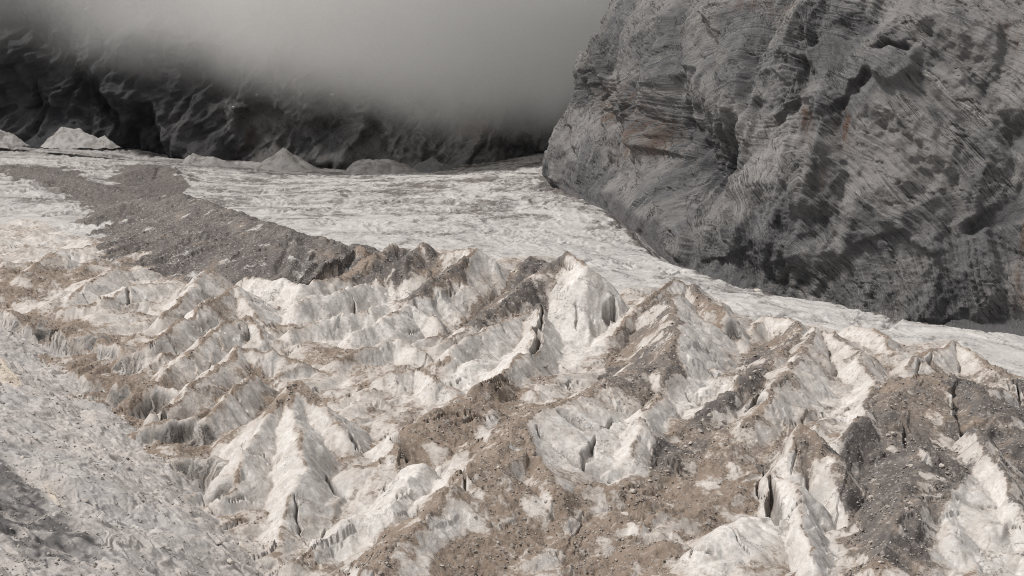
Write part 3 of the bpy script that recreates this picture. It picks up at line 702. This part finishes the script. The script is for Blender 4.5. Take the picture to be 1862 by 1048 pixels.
# ------------------------------------------------------------------ the banded cliff on the far side of the ice
FOOT = [(150,1750,-40),(98,1500,-50),(58,1290,-60)] + [tuple(at(*c)) for c in [(1004,326,1150),(1108,387,1005),(1200,478,905),(1340,522,850),(1550,572,812),(1700,590,795),(1862,603,780),(2150,603,755),(2500,600,720)]]
FOOT = np.array(FOOT)
def resample(P, n, dens=None):
    # smooth the polyline, then space the columns
    t = np.concatenate([[0], np.cumsum(np.hypot(*np.diff(P[:, :2], axis=0).T))])
    tt = np.linspace(0, t[-1], 1500); Q = np.stack([np.interp(tt, t, P[:, k]) for k in range(3)], 1)
    ker = np.hanning(121); ker /= ker.sum()
    Q = np.stack([np.convolve(np.pad(Q[:, k], 60, mode='edge'), ker, 'valid') for k in range(3)], 1)
    w = np.gradient(tt) / np.maximum(Q[:, 1], 600) * np.interp(Q[:, 1], [700, 1150, 1300, 1750], [1, 1, .6, .15])
    cw_ = np.cumsum(w); cw_ = (cw_ - cw_[0]) / (cw_[-1] - cw_[0])
    sN = np.interp(np.linspace(0, 1, n), cw_, tt)
    return sN, np.stack([np.interp(sN, tt, Q[:, k]) for k in range(3)], 1)
NC = 720
sC, C = resample(FOOT, NC)
tang = np.gradient(C[:, :2], axis=0); tang /= np.linalg.norm(tang, axis=1, keepdims=True)
nrm = np.stack([tang[:, 1], -tang[:, 0]], 1)             # candidate normal
nrm *= np.where((nrm * np.array([-1, -1])).sum(1) < 0, -1, 1)[:, None]
HR = np.concatenate([np.linspace(-70, 0, 50)[:-1], np.linspace(0, 215, 400), np.linspace(216, 330, 40)])
NRr = len(HR)
HH, SS = np.meshgrid(HR, sC, indexing='ij')
flare = np.interp(C[:, 1], [820, 990, 1090], [1.6, 1.2, .35])[None, :]
lean = np.where(HH > 0, -0.06 * HH - 0.0019 * HH ** 2, -flare * HH)       # below the foot: an apron running out under the ice
CX = C[None, :, 0] + nrm[None, :, 0] * lean; CY = C[None, :, 1] + nrm[None, :, 1] * lean
CZ = np.where(HH > 0, C[None, :, 2] + HH, C[None, :, 2] + HH * .72)
PX = 931 + F * CX / (CY * cos(PITCH) - CZ * sin(PITCH)); PY = 524 - F * (CZ * cos(PITCH) + CY * sin(PITCH)) / (CY * cos(PITCH) - CZ * sin(PITCH))
vis = SS > np.interp(1200, C[::-1, 1], sC[::-1])
def on_cliff(u, v):
    d = np.where(vis, (PX - u) ** 2 + (PY - v) ** 2, 1e12); k = np.argmin(d); return SS.flat[k], HH.flat[k]
def line_c(pts): return np.array([on_cliff(u, v) for u, v in pts])
wS = SS + 5 * fbm(SS / 30, HH / 30, 4, 201) + 1.2 * fbm(SS / 6, HH / 6, 3, 203); wH = HH + 5 * fbm(SS / 30, HH / 30, 4, 202) + 1.2 * fbm(SS / 6, HH / 6, 3, 204)
D = 7 * fbm(SS / 95, HH / 120, 2, 211) + 5 * ridged(SS / 46 + .3 * fbm(SS / 60, HH / 60, 2, 213), HH / 160, 3, 212) - 6
def cut(pts, w, depth):
    global D
    d, _, _ = seg_dist(wS, wH, line_c(pts)); D -= depth * np.clip(1 - d / (1.7 * w), 0, 1); return np.exp(-(d / w) ** 2)
def rib(pts, w, h):
    global D
    d, _, _ = seg_dist(wS, wH, line_c(pts)); D += h * np.clip(1 - d / (1.9 * w), 0, 1)
# gullies, recesses, buttresses read off the face
g_orange1 = cut([(1075,150),(1100,220),(1090,280)], 7, 7)
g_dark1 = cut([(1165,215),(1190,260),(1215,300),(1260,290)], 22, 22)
g_dark2 = cut([(1255,270),(1275,250),(1300,290)], 12, 7)
g_slot = cut([(1455,215),(1462,270),(1485,320),(1500,360),(1498,400)], 9, 11)
g_slot2 = cut([(1528,145),(1535,200),(1540,260),(1532,330)], 9, 10)
g_ramp = cut([(1640,-10),(1590,40),(1530,85),(1480,115),(1440,160),(1385,210)], 22, 19)
g_crack = cut([(1690,62),(1730,110),(1770,130),(1800,175),(1820,205),(1850,260)], 7, 12)
g_crack2 = cut([(1862,250),(1835,300),(1812,340)], 7, 5)
g_low = cut([(1390,385),(1430,430),(1440,400)], 14, 5)
g_rampr = cut([(1835,370),(1790,420),(1745,430)], 12, 5)
g_moat = cut([(1380,512),(1440,520),(1500,500),(1490,440)], 15, 9)
for ln_ in ([(1140,60),(1130,150),(1150,230),(1170,300)],[(1090,40),(1075,110),(1068,180),(1085,310)],[(1410,250),(1405,300),(1420,340)],[(1530,330),(1520,390)],[(1655,70),(1600,110),(1560,150)],[(1240,60),(1250,130),(1240,170)],[(1350,180),(1335,240),(1320,300)],[(1610,230),(1650,300),(1690,330)],[(1580,210),(1640,250),(1700,310),(1740,330)],[(1040,150),(1030,220),(1040,300)],[(1110,160),(1118,240),(1110,300)]):
    cut(ln_, 4.2, 4.0)
rib([(1050,110),(1130,60),(1130,150),(1125,260)], 18, 9)
rib([(1330,200),(1300,260),(1290,330)], 24, 9); rib([(1560,110),(1500,180),(1500,260)], 16, 9)
rib([(1600,130),(1690,250),(1760,400),(1790,540)], 42, 15); rib([(1420,300),(1440,380)], 20, 7)
rib([(1420,470),(1480,470)], 18, 10); rib([(1015,240),(1010,310)], 16, 8)
rib([(1700,290),(1735,285),(1725,305)], 9, 5)
# folded bedding: two nested folds
c1 = np.array(on_cliff(1350, 560)); c2 = np.array(on_cliff(1195, 470))
fS = SS + 5 * fbm(SS / 70, HH / 70, 2, 205); fH = HH + 5 * fbm(SS / 70, HH / 70, 2, 206)
fold1 = np.hypot((fS - c1[0]) * .92, fH - c1[1]) + 7 * fbm(SS / 80, HH / 80, 2, 221) + .5 * fbm(SS / 8, HH / 8, 2, 223)
fold2 = np.hypot(fS - c2[0], fH - c2[1]) + 4 * fbm(SS / 60, HH / 60, 2, 222) + .5 * fbm(SS / 8, HH / 8, 2, 224)
b0 = np.array(on_cliff(1420, 330))
wl = smooth(14, -14, (fS - b0[0])) * smooth(30, -10, fH - b0[1])
BED = fold1 * (1 - wl) + fold2 * wl
ledge = lambda ph, sharp: (lambda f: np.where(f < sharp, f / sharp, (1 - f) / (1 - sharp)))(ph - np.floor(ph))
patch = smooth(-.35, .45, fbm(SS / 45, HH / 45, 3, 231))
patch2 = smooth(-.3, .4, fbm(SS / 30, HH / 30, 3, 232))
lam = BED / 5.2 + 0.35 * fbm(BED / 9, SS / 90, 2, 233)
AL = (SS + HH) * .8
# angular buttress planes: tilted blocks with broken edges
for sx_, sy_, of_, tl_, sd_ in ((46, 62, 7.0, 16, 12), (19, 25, 2.6, 6, 13)):
    qa = (SS + .25 * HH + 6 * fbm(SS / 40, HH / 40, 3, 247)) / sx_; qb = (HH + 6 * fbm(SS / 40, HH / 40, 3, 248)) / sy_
    f1, f2, cid, cx, cy = worley(qa, qb, sd_)
    blkD = (RV[cid, 0] - .5) * of_ + (RV[cid, 2] - .5) * tl_ * (qa - cx) + (RV[cid, 3] - .5) * tl_ * (qb - cy)
    D += blur(blkD, 2) * (.85 - .65 * smooth(1000, 1090, C[:, 1])[None, :] * smooth(60, 20, HH))
sa = [on_cliff(u, v) for u, v in ((1045,318),(1120,318),(1190,312),(1260,318),(1320,335),(1400,380))]
Ha = np.interp(SS, [p[0] for p in sa], [p[1] for p in sa]) + 4 * fbm(SS / 25, HH / 60, 3, 239)
setb = smooth(sa[0][0], sa[1][0], SS) * smooth(sa[5][0], sa[3][0], SS)
D -= setb * .42 * np.minimum(np.maximum(HH, 0), Ha)            # talus apron below, wall set back above it
ph1 = BED / 5.6 + 1.1 * fbm(BED / 15, 0 * BED, 2, 233); ph2 = BED / 2.2 + .8 * fbm(BED / 9, 0 * BED, 2, 234)
run1 = smooth(-.25, .35, fbm(AL / 28, BED / 7, 3, 236)); run2 = smooth(-.3, .3, fbm(AL / 20, BED / 5, 3, 246))
D += 2.2 * run1 * (ledge(ph1, .88) - .5) * (.35 + .65 * patch) + .85 * run2 * (ledge(ph2, .85) - .5)
D += 1.8 * (ridged(BED / 30, AL / 120, 3, 237) - 1.3) + .7 * fbm(BED / 11, AL / 60, 3, 238)
jf1, jf2, jid, jx, jy = worley(BED / 9 + .2 * fbm(SS / 10, HH / 10, 2, 243), (SS * .7 + HH * .7) / 24 + .3 * fbm(SS / 9, HH / 9, 2, 244), 9)
D += (RV[jid, 0] - .5) * 1.7 * smooth(-.2, .3, fbm(SS / 50, HH / 50, 2, 245)) - 1.3 * smooth(.06, .0, jf2 - jf1) * patch2
D += .6 * fbm(SS / 8, HH / 8, 4, 241, .6) + .9 * (ridged(wS / 30, wH / 40, 4, 242) - 1.3)
scr_mask = np.zeros(D.shape)
def area(pts, soft=3):
    L = line_c(pts); return blur(in_poly(wS, wH, [tuple(p) for p in L]).astype(np.float32), soft)
SCR = np.maximum.reduce([area([(1590,38),(1545,70),(1500,62),(1450,85),(1470,110),(1490,140),(1520,115),(1560,80)]), area([(1490,140),(1460,150),(1420,175),(1375,205),(1400,200),(1450,165)]), area([(1660,75),(1600,95),(1590,100),(1660,90)]), area([(1860,345),(1800,385),(1745,425),(1760,435),(1862,390)]),area([(1000,330),(1080,345),(1180,400),(1200,450),(1240,480),(1200,500),(1080,400),(980,340)], 5) * .8])
SCR = np.maximum(SCR, smooth(2, -6, wH))
sT, hT = on_cliff(1775, 556); sT0, _ = on_cliff(1680, 575)
tal = np.clip((hT + 3 - HH) * .95, 0, 60) * smooth(sT0 - 6, sT0 + 22, wS)
TALM = (tal > D) & (tal > .5); D = np.where(TALM, tal + .3 * fbm(SS / 3, HH / 3, 3, 252), D)
SCR = np.where(TALM, 0, SCR)
D = D * (1 - .75 * SCR) + SCR * (.4 * fbm(SS / 4, HH / 4, 3, 251) - 2)
ORG = np.clip(np.maximum.reduce([g_orange1 * .9, area([(1060,165),(1085,150),(1130,150),(1150,200),(1160,265),(1100,285),(1075,230)], 8) * .6, area([(1440,190),(1470,215),(1475,270),(1460,265),(1445,230)], 3), area([(1530,170),(1548,220),(1550,270),(1535,250)], 3), area([(1500,300),(1510,350),(1495,360),(1490,330)], 3) * .7,
     area([(1290,8),(1330,20),(1420,15),(1420,-5),(1290,-8)], 5) * .5, area([(1490,15),(1520,40),(1500,45)], 4) * .4, area([(1840,400),(1862,395),(1862,560),(1830,560),(1850,470)], 6) * .8, area([(1780,30),(1862,50),(1862,130),(1830,90)], 6) * .35, area([(1150,215),(1165,290),(1158,290)], 3) * .5]) * smooth(-.15, .5, fbm(SS / 3.0, HH / 40, 3, 261)), 0, .8)
WET_SHADE = np.clip(np.maximum.reduce([area([(1175,215),(1200,250),(1225,300),(1290,320),(1240,330),(1180,310),(1170,260)], 8) * .8, area([(1035,130),(1060,60),(1100,20),(1130,30),(1110,150),(1060,170)], 14) * .3, area([(1240,340),(1400,350),(1560,400),(1700,470),(1720,580),(1400,540),(1240,480),(1120,390)], 25) * .08, g_dark1 * .9, g_dark2 * .7, area([(1395,375),(1440,385),(1445,425),(1410,430)], 5) * .7, area([(1460,495),(1500,485),(1510,520),(1450,525),(1380,520),(1385,505)], 3) * .8, g_slot * .45, g_crack * .4,
     area([(990,300),(1010,250),(1040,300),(1060,330),(1000,330)], 5) * .5, area([(1560,70),(1540,20),(1600,10),(1590,40)], 5) * .5]) * (.55 + .8 * fbm(SS / 10, HH / 14, 3, 262)), 0, .9)  # shade of alcove, slots and moat painted dark, along with wet rock
ICEAPR = area([(1340,490),(1380,470),(1430,472),(1440,490),(1390,512),(1345,512)], 2)
SCR = np.where(TALM, 1, SCR); WET_SHADE = np.where(TALM, 0, WET_SHADE); ORG = np.where(TALM, 0, ORG)
GX_, GY_ = nrm[None, :, 0] * D, nrm[None, :, 1] * D
top = 1 - smooth(250, 330, HH) * .35
PC = np.stack([CX + GX_, CY + GY_, CZ + .22 * D], -1)
PC = PC[:, ::-1]                                     # winding so normals face the valley
fl = lambda a: np.ascontiguousarray(np.broadcast_to(a, D.shape)[:, ::-1]).reshape(-1)
cl = mesh_obj('cliff', PC.reshape(-1, 3), quads(NRr, NC), M_ROCK, {'bed': fl(BED), 'orange': fl(ORG), 'scree': fl(SCR), 'wet_shade': fl(WET_SHADE), 'snow': fl(0 * D), 'along': fl(AL)})
tag(cl, 'huge grey limestone cliff with folded curving rock layers above the ice', 'cliff', kind='structure')
print('cliff', round(time.time() - T0, 1))

# ------------------------------------------------------------------ dark mountain wall at the head of the glacier
NW, NWH = 760, 330
xw = np.linspace(-860, 420, NW); hw = np.linspace(-40, 420, NWH)
HW, XW = np.meshgrid(hw, xw, indexing='ij')
yb = np.interp(xw, [-860, -560, -330, -200, -60, 40, 160, 420], [1330, 1420, 1490, 1500, 1520, 1560, 1610, 1650])[None, :]
wx_ = XW + 14 * fbm(XW / 50, HW / 50, 3, 311); wh_ = HW + 14 * fbm(XW / 50, HW / 50, 3, 312)
DW = 46 * ridged(wx_ / 170 + .35 * wh_ / 100, wh_ / 300, 3, 301) + 20 * fbm(wx_ / 70, wh_ / 80, 4, 302) + 12 * fbm((wx_ - .5 * wh_) / 34, wh_ / 120, 3, 303) + 6 * fbm((wx_ - .3 * wh_) / 12, wh_ / 55, 3, 309) + 1.5 * fbm(XW / 6, HW / 9, 4, 304, .6) + 14
DW = DW - 70
BEDW = HW * .75 - XW * .45 + 14 * fbm(XW / 70, HW / 70, 3, 305)
DW += 2.2 * (ledge(BEDW / 9, .75) - .5)
YW = yb + .55 * np.maximum(HW, 0) - DW
ZW = HW - 62
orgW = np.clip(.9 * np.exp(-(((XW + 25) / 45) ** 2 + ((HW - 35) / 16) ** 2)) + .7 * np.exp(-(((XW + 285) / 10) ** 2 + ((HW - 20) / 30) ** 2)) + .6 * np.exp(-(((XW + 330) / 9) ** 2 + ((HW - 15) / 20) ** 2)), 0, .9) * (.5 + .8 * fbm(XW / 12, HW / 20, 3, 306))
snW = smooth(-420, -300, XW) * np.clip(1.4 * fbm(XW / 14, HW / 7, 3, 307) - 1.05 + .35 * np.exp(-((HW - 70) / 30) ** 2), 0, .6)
wetShadeW = np.clip(.05 + .4 * fbm(XW / 40, HW / 60, 3, 308) + .95 * smooth(-180, -380, XW), 0, .93)  # left part coloured dark for the cloud's shade, besides random wet patches
PW = np.stack([XW, YW, ZW], -1)
wl_ = mesh_obj('mountain', PW.reshape(-1, 3), quads(NWH, NW), M_WALL, {'bed': BEDW.reshape(-1), 'orange': orgW.reshape(-1), 'scree': 0 * XW.reshape(-1), 'wet_shade': wetShadeW.reshape(-1), 'snow': snW.reshape(-1), 'along': (XW * .75 + HW * .6).reshape(-1)})
tag(wl_, 'dark shadowed mountain wall disappearing into cloud behind the glacier', 'mountain', kind='structure')
# ground carrying everything, out of sight below the ice
gv = np.array([[-4000, -600, -170], [4000, -600, -170], [4000, 6000, -170], [-4000, 6000, -170]], float)
tag(mesh_obj('ground', gv, np.array([[0, 1, 2, 3]]), M_SCREE, {'wet_shade': np.zeros(4), 'ochre': np.zeros(4)}), 'rocky valley floor hidden beneath the glacier ice', 'ground', kind='structure')

# ------------------------------------------------------------------ snow cones and banks at the foot of the wall
def wall_y(x): return float(np.interp(x, xw, yb[0]))
def cone(name, label, u0, u1, ub, utop, vtop, vbase, Yd, cat, mat_=None, ex=.95, rough=1.8):
    """half cone of avalanche snow leaning on the wall"""
    n, r = 90, 40
    A = np.linspace(math.pi, 2 * math.pi, n); R = np.linspace(0, 1, r)
    u0, u1 = utop + (u0 - utop) * 1.2, utop + (u1 - utop) * 1.2
    apex = at(utop, vtop, Yd); bl = at(u0, vbase, Yd)[0]; br = at(u1, vbase, Yd)[0]; zb = at(ub, vbase, Yd)[2] - 6
    RR, AA = np.meshgrid(R, A, indexing='ij')
    cxm = apex[0]; wx = np.where(np.cos(AA) < 0, cxm - bl, br - cxm)
    x = cxm + wx * np.cos(AA) * RR; y = apex[1] + .9 * (br - bl) * .5 * np.sin(AA) * RR
    z = apex[2] + (zb - apex[2]) * RR ** ex + rough * fbm(x / 14, y / 14, 4, 401) + 3.0 * RR * (1 - RR) * fbm(AA * 3 + apex[0], 0 * AA, 3, 402)
    V = np.stack([x, y, z], -1)
    # closed back: a wedge running into the rock
    o = mesh_obj(name, V.reshape(-1, 3), quads(r, n)[:, ::-1].copy(), mat_ or M_SNOW, {})
    back = V.copy(); back[..., 1] += 70; 
    return tag(o, label, cat, 'snow at the foot of the dark wall')
cone('snow_cone', 'steep triangular avalanche snow cone against the dark wall', 455, 580, 515, 515, 268, 304, 1440, 'snow cone')
cone('snow_cone', 'broad dirty snow cone with rounded top near the far edge', 84, 205, 130, 118, 231, 258, 1400, 'snow cone', None, 1.25, 2.6)
cone('snow_cone', 'small snow cone directly right of the broad dirty one', 150, 215, 185, 190, 245, 258, 1396, 'snow cone')
cone('snow_cone', 'low snow bank at the foot of the wall beside brown scree', 630, 760, 690, 672, 290, 310, 1450, 'snow bank', None, 2.4, 2.6)
cone('snow_cone', 'low pale snow fan left of the triangular snow cone', 330, 425, 375, 352, 280, 296, 1440, 'snow bank', None, 1.6, 2.0)
cone('snow_cone', 'grey snow heap at the far edge under the dark wall', -60, 45, 0, -5, 236, 255, 1400, 'snow bank', None, 1.7, 3)
cone('scree_cone', 'brown scree cone right of the low snow bank', 735, 835, 790, 785, 288, 312, 1460, 'scree cone', M_WALL, 1.3, 2)

# ------------------------------------------------------------------ boulders
def rock_mesh(seed, flat=.7):
    r = np.random.default_rng(seed)
    import bmesh
    bm = bmesh.new(); pts = r.normal(size=(16, 3)); pts /= np.linalg.norm(pts, axis=1, keepdims=True); pts *= r.uniform(.75, 1.1, (16, 1)); pts[:, 2] *= flat; pts[:, 0] *= r.uniform(1, 1.4)
    for p in pts: bm.verts.new(p)
    bmesh.ops.convex_hull(bm, input=bm.verts)
    for v in [v for v in bm.verts if not v.link_faces]: bm.verts.remove(v)
    bmesh.ops.bevel(bm, geom=bm.edges[:], offset=.07, segments=1, affect='EDGES')
    me = bpy.data.meshes.new('boulder'); bm.to_mesh(me); bm.free(); me.materials.append(M_STONE)
    a = me.attributes.new('tone', 'FLOAT', 'POINT'); tn = r.uniform(.35, 1)
    a.data.foreach_set('value', np.full(len(me.vertices), tn, np.float32)); return me
ROCKS = [rock_mesh(900 + i, .55 + .08 * (i % 4)) for i in range(8)]
def boulder(u, v, size_px, label, k, group=None, name='boulder'):
    p = cast(u, v + size_px * .25, Z); s = size_px * p[1] / F / 2
    o = bpy.data.objects.new(name, ROCKS[k % 8]); COL.objects.link(o)
    o.location = p + np.array([0, 0, s * .18]); o.scale = (s, s, s * .95); o.rotation_euler = (random.uniform(-.25, .25), random.uniform(-.25, .25), random.uniform(0, 6.3))
    return tag(o, label, 'boulder', group)
for k, (u, v, s, lb) in enumerate([
   (420,1018,22,'square pale boulder on the scree at the bottom'),(1137,932,20,'dark-shadowed pale boulder on brown gravel below the crossing cracks'),
   (1316,764,13,'tan boulder in the grey gravel channel'),(1150,892,15,'dark rounded rock at the head of brown gravel'),
   (990,663,15,'brown rock lodged in ice below the tallest peak'),(155,908,14,'grey boulder in the middle of the scree slope'),
   (690,1040,13,'tan rock on brown gravel at the bottom edge'),(400,985,12,'small pale rock near the tilted slab'),
   (1656,845,13,'grey block lying in the gravel mound, larger one'),(1245,852,11,'dark block at the edge of the grey channel'),
   (897,752,9,'small tan rock on the brown ridge top'),(1718,812,10,'orange brown rock on grey gravel')]):
    boulder(u, v, s, lb, k)
slab = boulder(445, 990, 34, 'dark tilted rock slab at the foot of scree', 3, name='rock_slab'); slab.scale = (slab.scale[0] * 1.25, slab.scale[1] * .5, slab.scale[2] * .4); slab.rotation_euler = (0.1, .5, -.5)
rr = np.random.default_rng(5)
ORD = 'first second third fourth fifth sixth seventh eighth ninth tenth eleventh twelfth'.split()
def scatter_boulders(poly, n, smin, smax, label, group, where):
    us = [p[0] for p in poly]; vs = [p[1] for p in poly]; spots = []
    while len(spots) < n:
        u, v = rr.uniform(min(us), max(us)), rr.uniform(min(vs), max(vs))
        if in_poly(np.array([u]), np.array([v]), poly)[0]: spots.append((u, v))
    for k, (u, v) in enumerate(sorted(spots, key=lambda p: p[1])):
        boulder(u, v, rr.uniform(smin, smax), f'{label}, {ORD[k]} counting {where}', int(rr.integers(8)), group)
scatter_boulders([(60,700),(150,760),(300,900),(430,1000),(440,1040),(150,1040),(20,800)], 12, 8, 13, 'grey stone block on the pale scree slope', 'blocks on the scree slope', 'down the slope')
scatter_boulders([(1555,770),(1700,790),(1740,850),(1700,980),(1560,1040),(1530,930)], 12, 9, 14, 'angular grey block on the grey gravel mound', 'blocks on the gravel mound', 'down from its top')
scatter_boulders([(1370,620),(1330,700),(1200,800),(1160,890),(1230,860),(1310,760),(1390,680)], 12, 8, 12, 'grey block in the gravel channel', 'blocks in the gravel channel', 'down from the dark hollow')
scatter_boulders([(960,780),(1000,860),(1010,930),(900,1030),(680,1040),(800,920)], 10, 7, 10, 'pale stone on the long brown debris ridge', 'stones on the brown ridge', 'down from its crest')
scatter_boulders([(1110,382),(1340,508),(1520,548),(1520,556),(1340,522),(1110,398)], 12, 9, 17, 'dark rock block on the ice under the cliff', 'fallen blocks along the ice margin', 'down from the far end')
scatter_boulders([(1020,900),(1290,860),(1370,880),(1250,980),(1050,1040)], 10, 7, 11, 'pale stone on the brown gravel flat', 'stones on the gravel flat', 'down towards the bottom edge')

# ------------------------------------------------------------------ gravel: small stones strewn over every debris surface
def gravel(name, label, sel, n, smin, smax, seed, tm=.5, ts=.28):
    r = np.random.default_rng(seed)
    idx = np.nonzero(sel.reshape(-1))[0]
    w = (1.0 / PF[idx, 1]) ** .3; idx = r.choice(idx, n, p=w / w.sum())
    P = PF[idx] + np.stack([r.uniform(-.4, .4, n), r.uniform(-.4, .4, n), 0 * idx], 1)
    base = np.array([[1, 0, 0], [0, 1, 0], [-1, 0, 0], [0, -1, 0], [.25, .15, .75], [.1, -.1, -.6]])
    tri = np.array([[0, 1, 4], [1, 2, 4], [2, 3, 4], [3, 0, 4], [1, 0, 5], [2, 1, 5], [3, 2, 5], [0, 3, 5]])
    s = (smin + (smax - smin) * r.random(n) ** 3) * (P[:, 1] / 350) ** .5
    a = r.uniform(0, 6.3, n); V = base[None] * r.uniform(.6, 1.3, (n, 6, 3)) * s[:, None, None]
    x = V[..., 0] * np.cos(a)[:, None] - V[..., 1] * np.sin(a)[:, None]; y = V[..., 0] * np.sin(a)[:, None] + V[..., 1] * np.cos(a)[:, None]
    V = np.stack([x, y, V[..., 2]], -1) + P[:, None]
    Fq = (tri[None] + 6 * np.arange(n)[:, None, None]).reshape(-1, 3)
    tone = np.repeat(np.clip(r.normal(tm, ts, n), 0, 1), 6)
    o = mesh_obj(name, V.reshape(-1, 3), Fq, M_STONE, {'tone': tone}, smoothf=False)
    return tag(o, label, 'gravel', kind='stuff')
bl = blur(DEB, 2)
clump = fbm(X / 7, Y / 7, 3, 501)
front = (Y < 720)
gravel('gravel', 'small stones strewn over the brown debris on the ice', (bl > .62) & front & (RID != NM + 3) & (RID != NM) & (clump > -.15), 22000, .10, .50, 1)
gravel('gravel', 'loose rubble covering the pale scree slope', (RID == NM + 3) & (Y > 205) & (clump > 0), 6000, .08, .60, 2, .66, .12)
gravel('gravel', 'pale stones scattered over the dark moraine mound', (RID == NM) & (clump > .05), 2500, .15, .55, 3)

# ------------------------------------------------------------------ cloud hanging on the dark wall
def cloud():
    bx = np.array([[-900, 1320, -45], [330, 1320, -45], [330, 1800, -45], [-900, 1800, -45], [-900, 1320, 260], [330, 1320, 260], [330, 1800, 260], [-900, 1800, 260]], float)
    q = np.array([[0, 3, 2, 1], [4, 5, 6, 7], [0, 1, 5, 4], [1, 2, 6, 5], [2, 3, 7, 6], [3, 0, 4, 7]])
    m = bpy.data.materials.new('cloud_vapour'); m.use_nodes = True; nt = m.node_tree; nt.nodes.clear(); g = G(nt)
    out = nt.nodes.new('ShaderNodeOutputMaterial'); pv = nt.nodes.new('ShaderNodeVolumePrincipled')
    pos = g.n('ShaderNodeNewGeometry').outputs['Position']
    sp_ = g.n('ShaderNodeSeparateXYZ'); g.link(pos, sp_.inputs[0]); x, y, z = sp_.outputs
    no = g.noise(pos, .011, 5, .62); no2 = g.noise(pos, .0065, 4, .6)
    # cloud base: high over the far edge, sagging towards the cliff
    base = g.n('ShaderNodeMapRange'); g.link(x, base.inputs[0]); base.inputs[1].default_value = -500; base.inputs[2].default_value = -60; base.inputs[3].default_value = 42; base.inputs[4].default_value = -38
    h = g.math('SUBTRACT', z, base.outputs[0]); h = g.math('ADD', h, g.math('MULTIPLY', g.math('SUBTRACT', no, .5), 95))
    ramp = g.step(h, -6, 70)
    thick = g.n('ShaderNodeMapRange'); g.link(x, thick.inputs[0]); thick.inputs[1].default_value = -480; thick.inputs[2].default_value = -60; thick.inputs[3].default_value = .0013; thick.inputs[4].default_value = .0125
    dens = g.math('MULTIPLY', g.math('MULTIPLY', ramp, thick.outputs[0]), g.math('MULTIPLY_ADD', no2, 1.2, .4))
    g.link(dens, pv.inputs['Density']); pv.inputs['Color'].default_value = (.97, .967, .955, 1); pv.inputs['Anisotropy'].default_value = .1
    nt.links.new(pv.outputs[0], out.inputs['Volume'])
    o = mesh_obj('cloud', bx, q, m, {}, smoothf=False)
    return tag(o, 'grey cloud bank hanging low over the dark mountain wall', 'cloud', kind='stuff')
cloud()
print('done', round(time.time() - T0, 1), 'tris', sum(sum(len(p.vertices) - 2 for p in o.data.polygons) if len(o.data.polygons) < 1000 else 2 * len(o.data.polygons) for o in S.objects if o.type == 'MESH'))
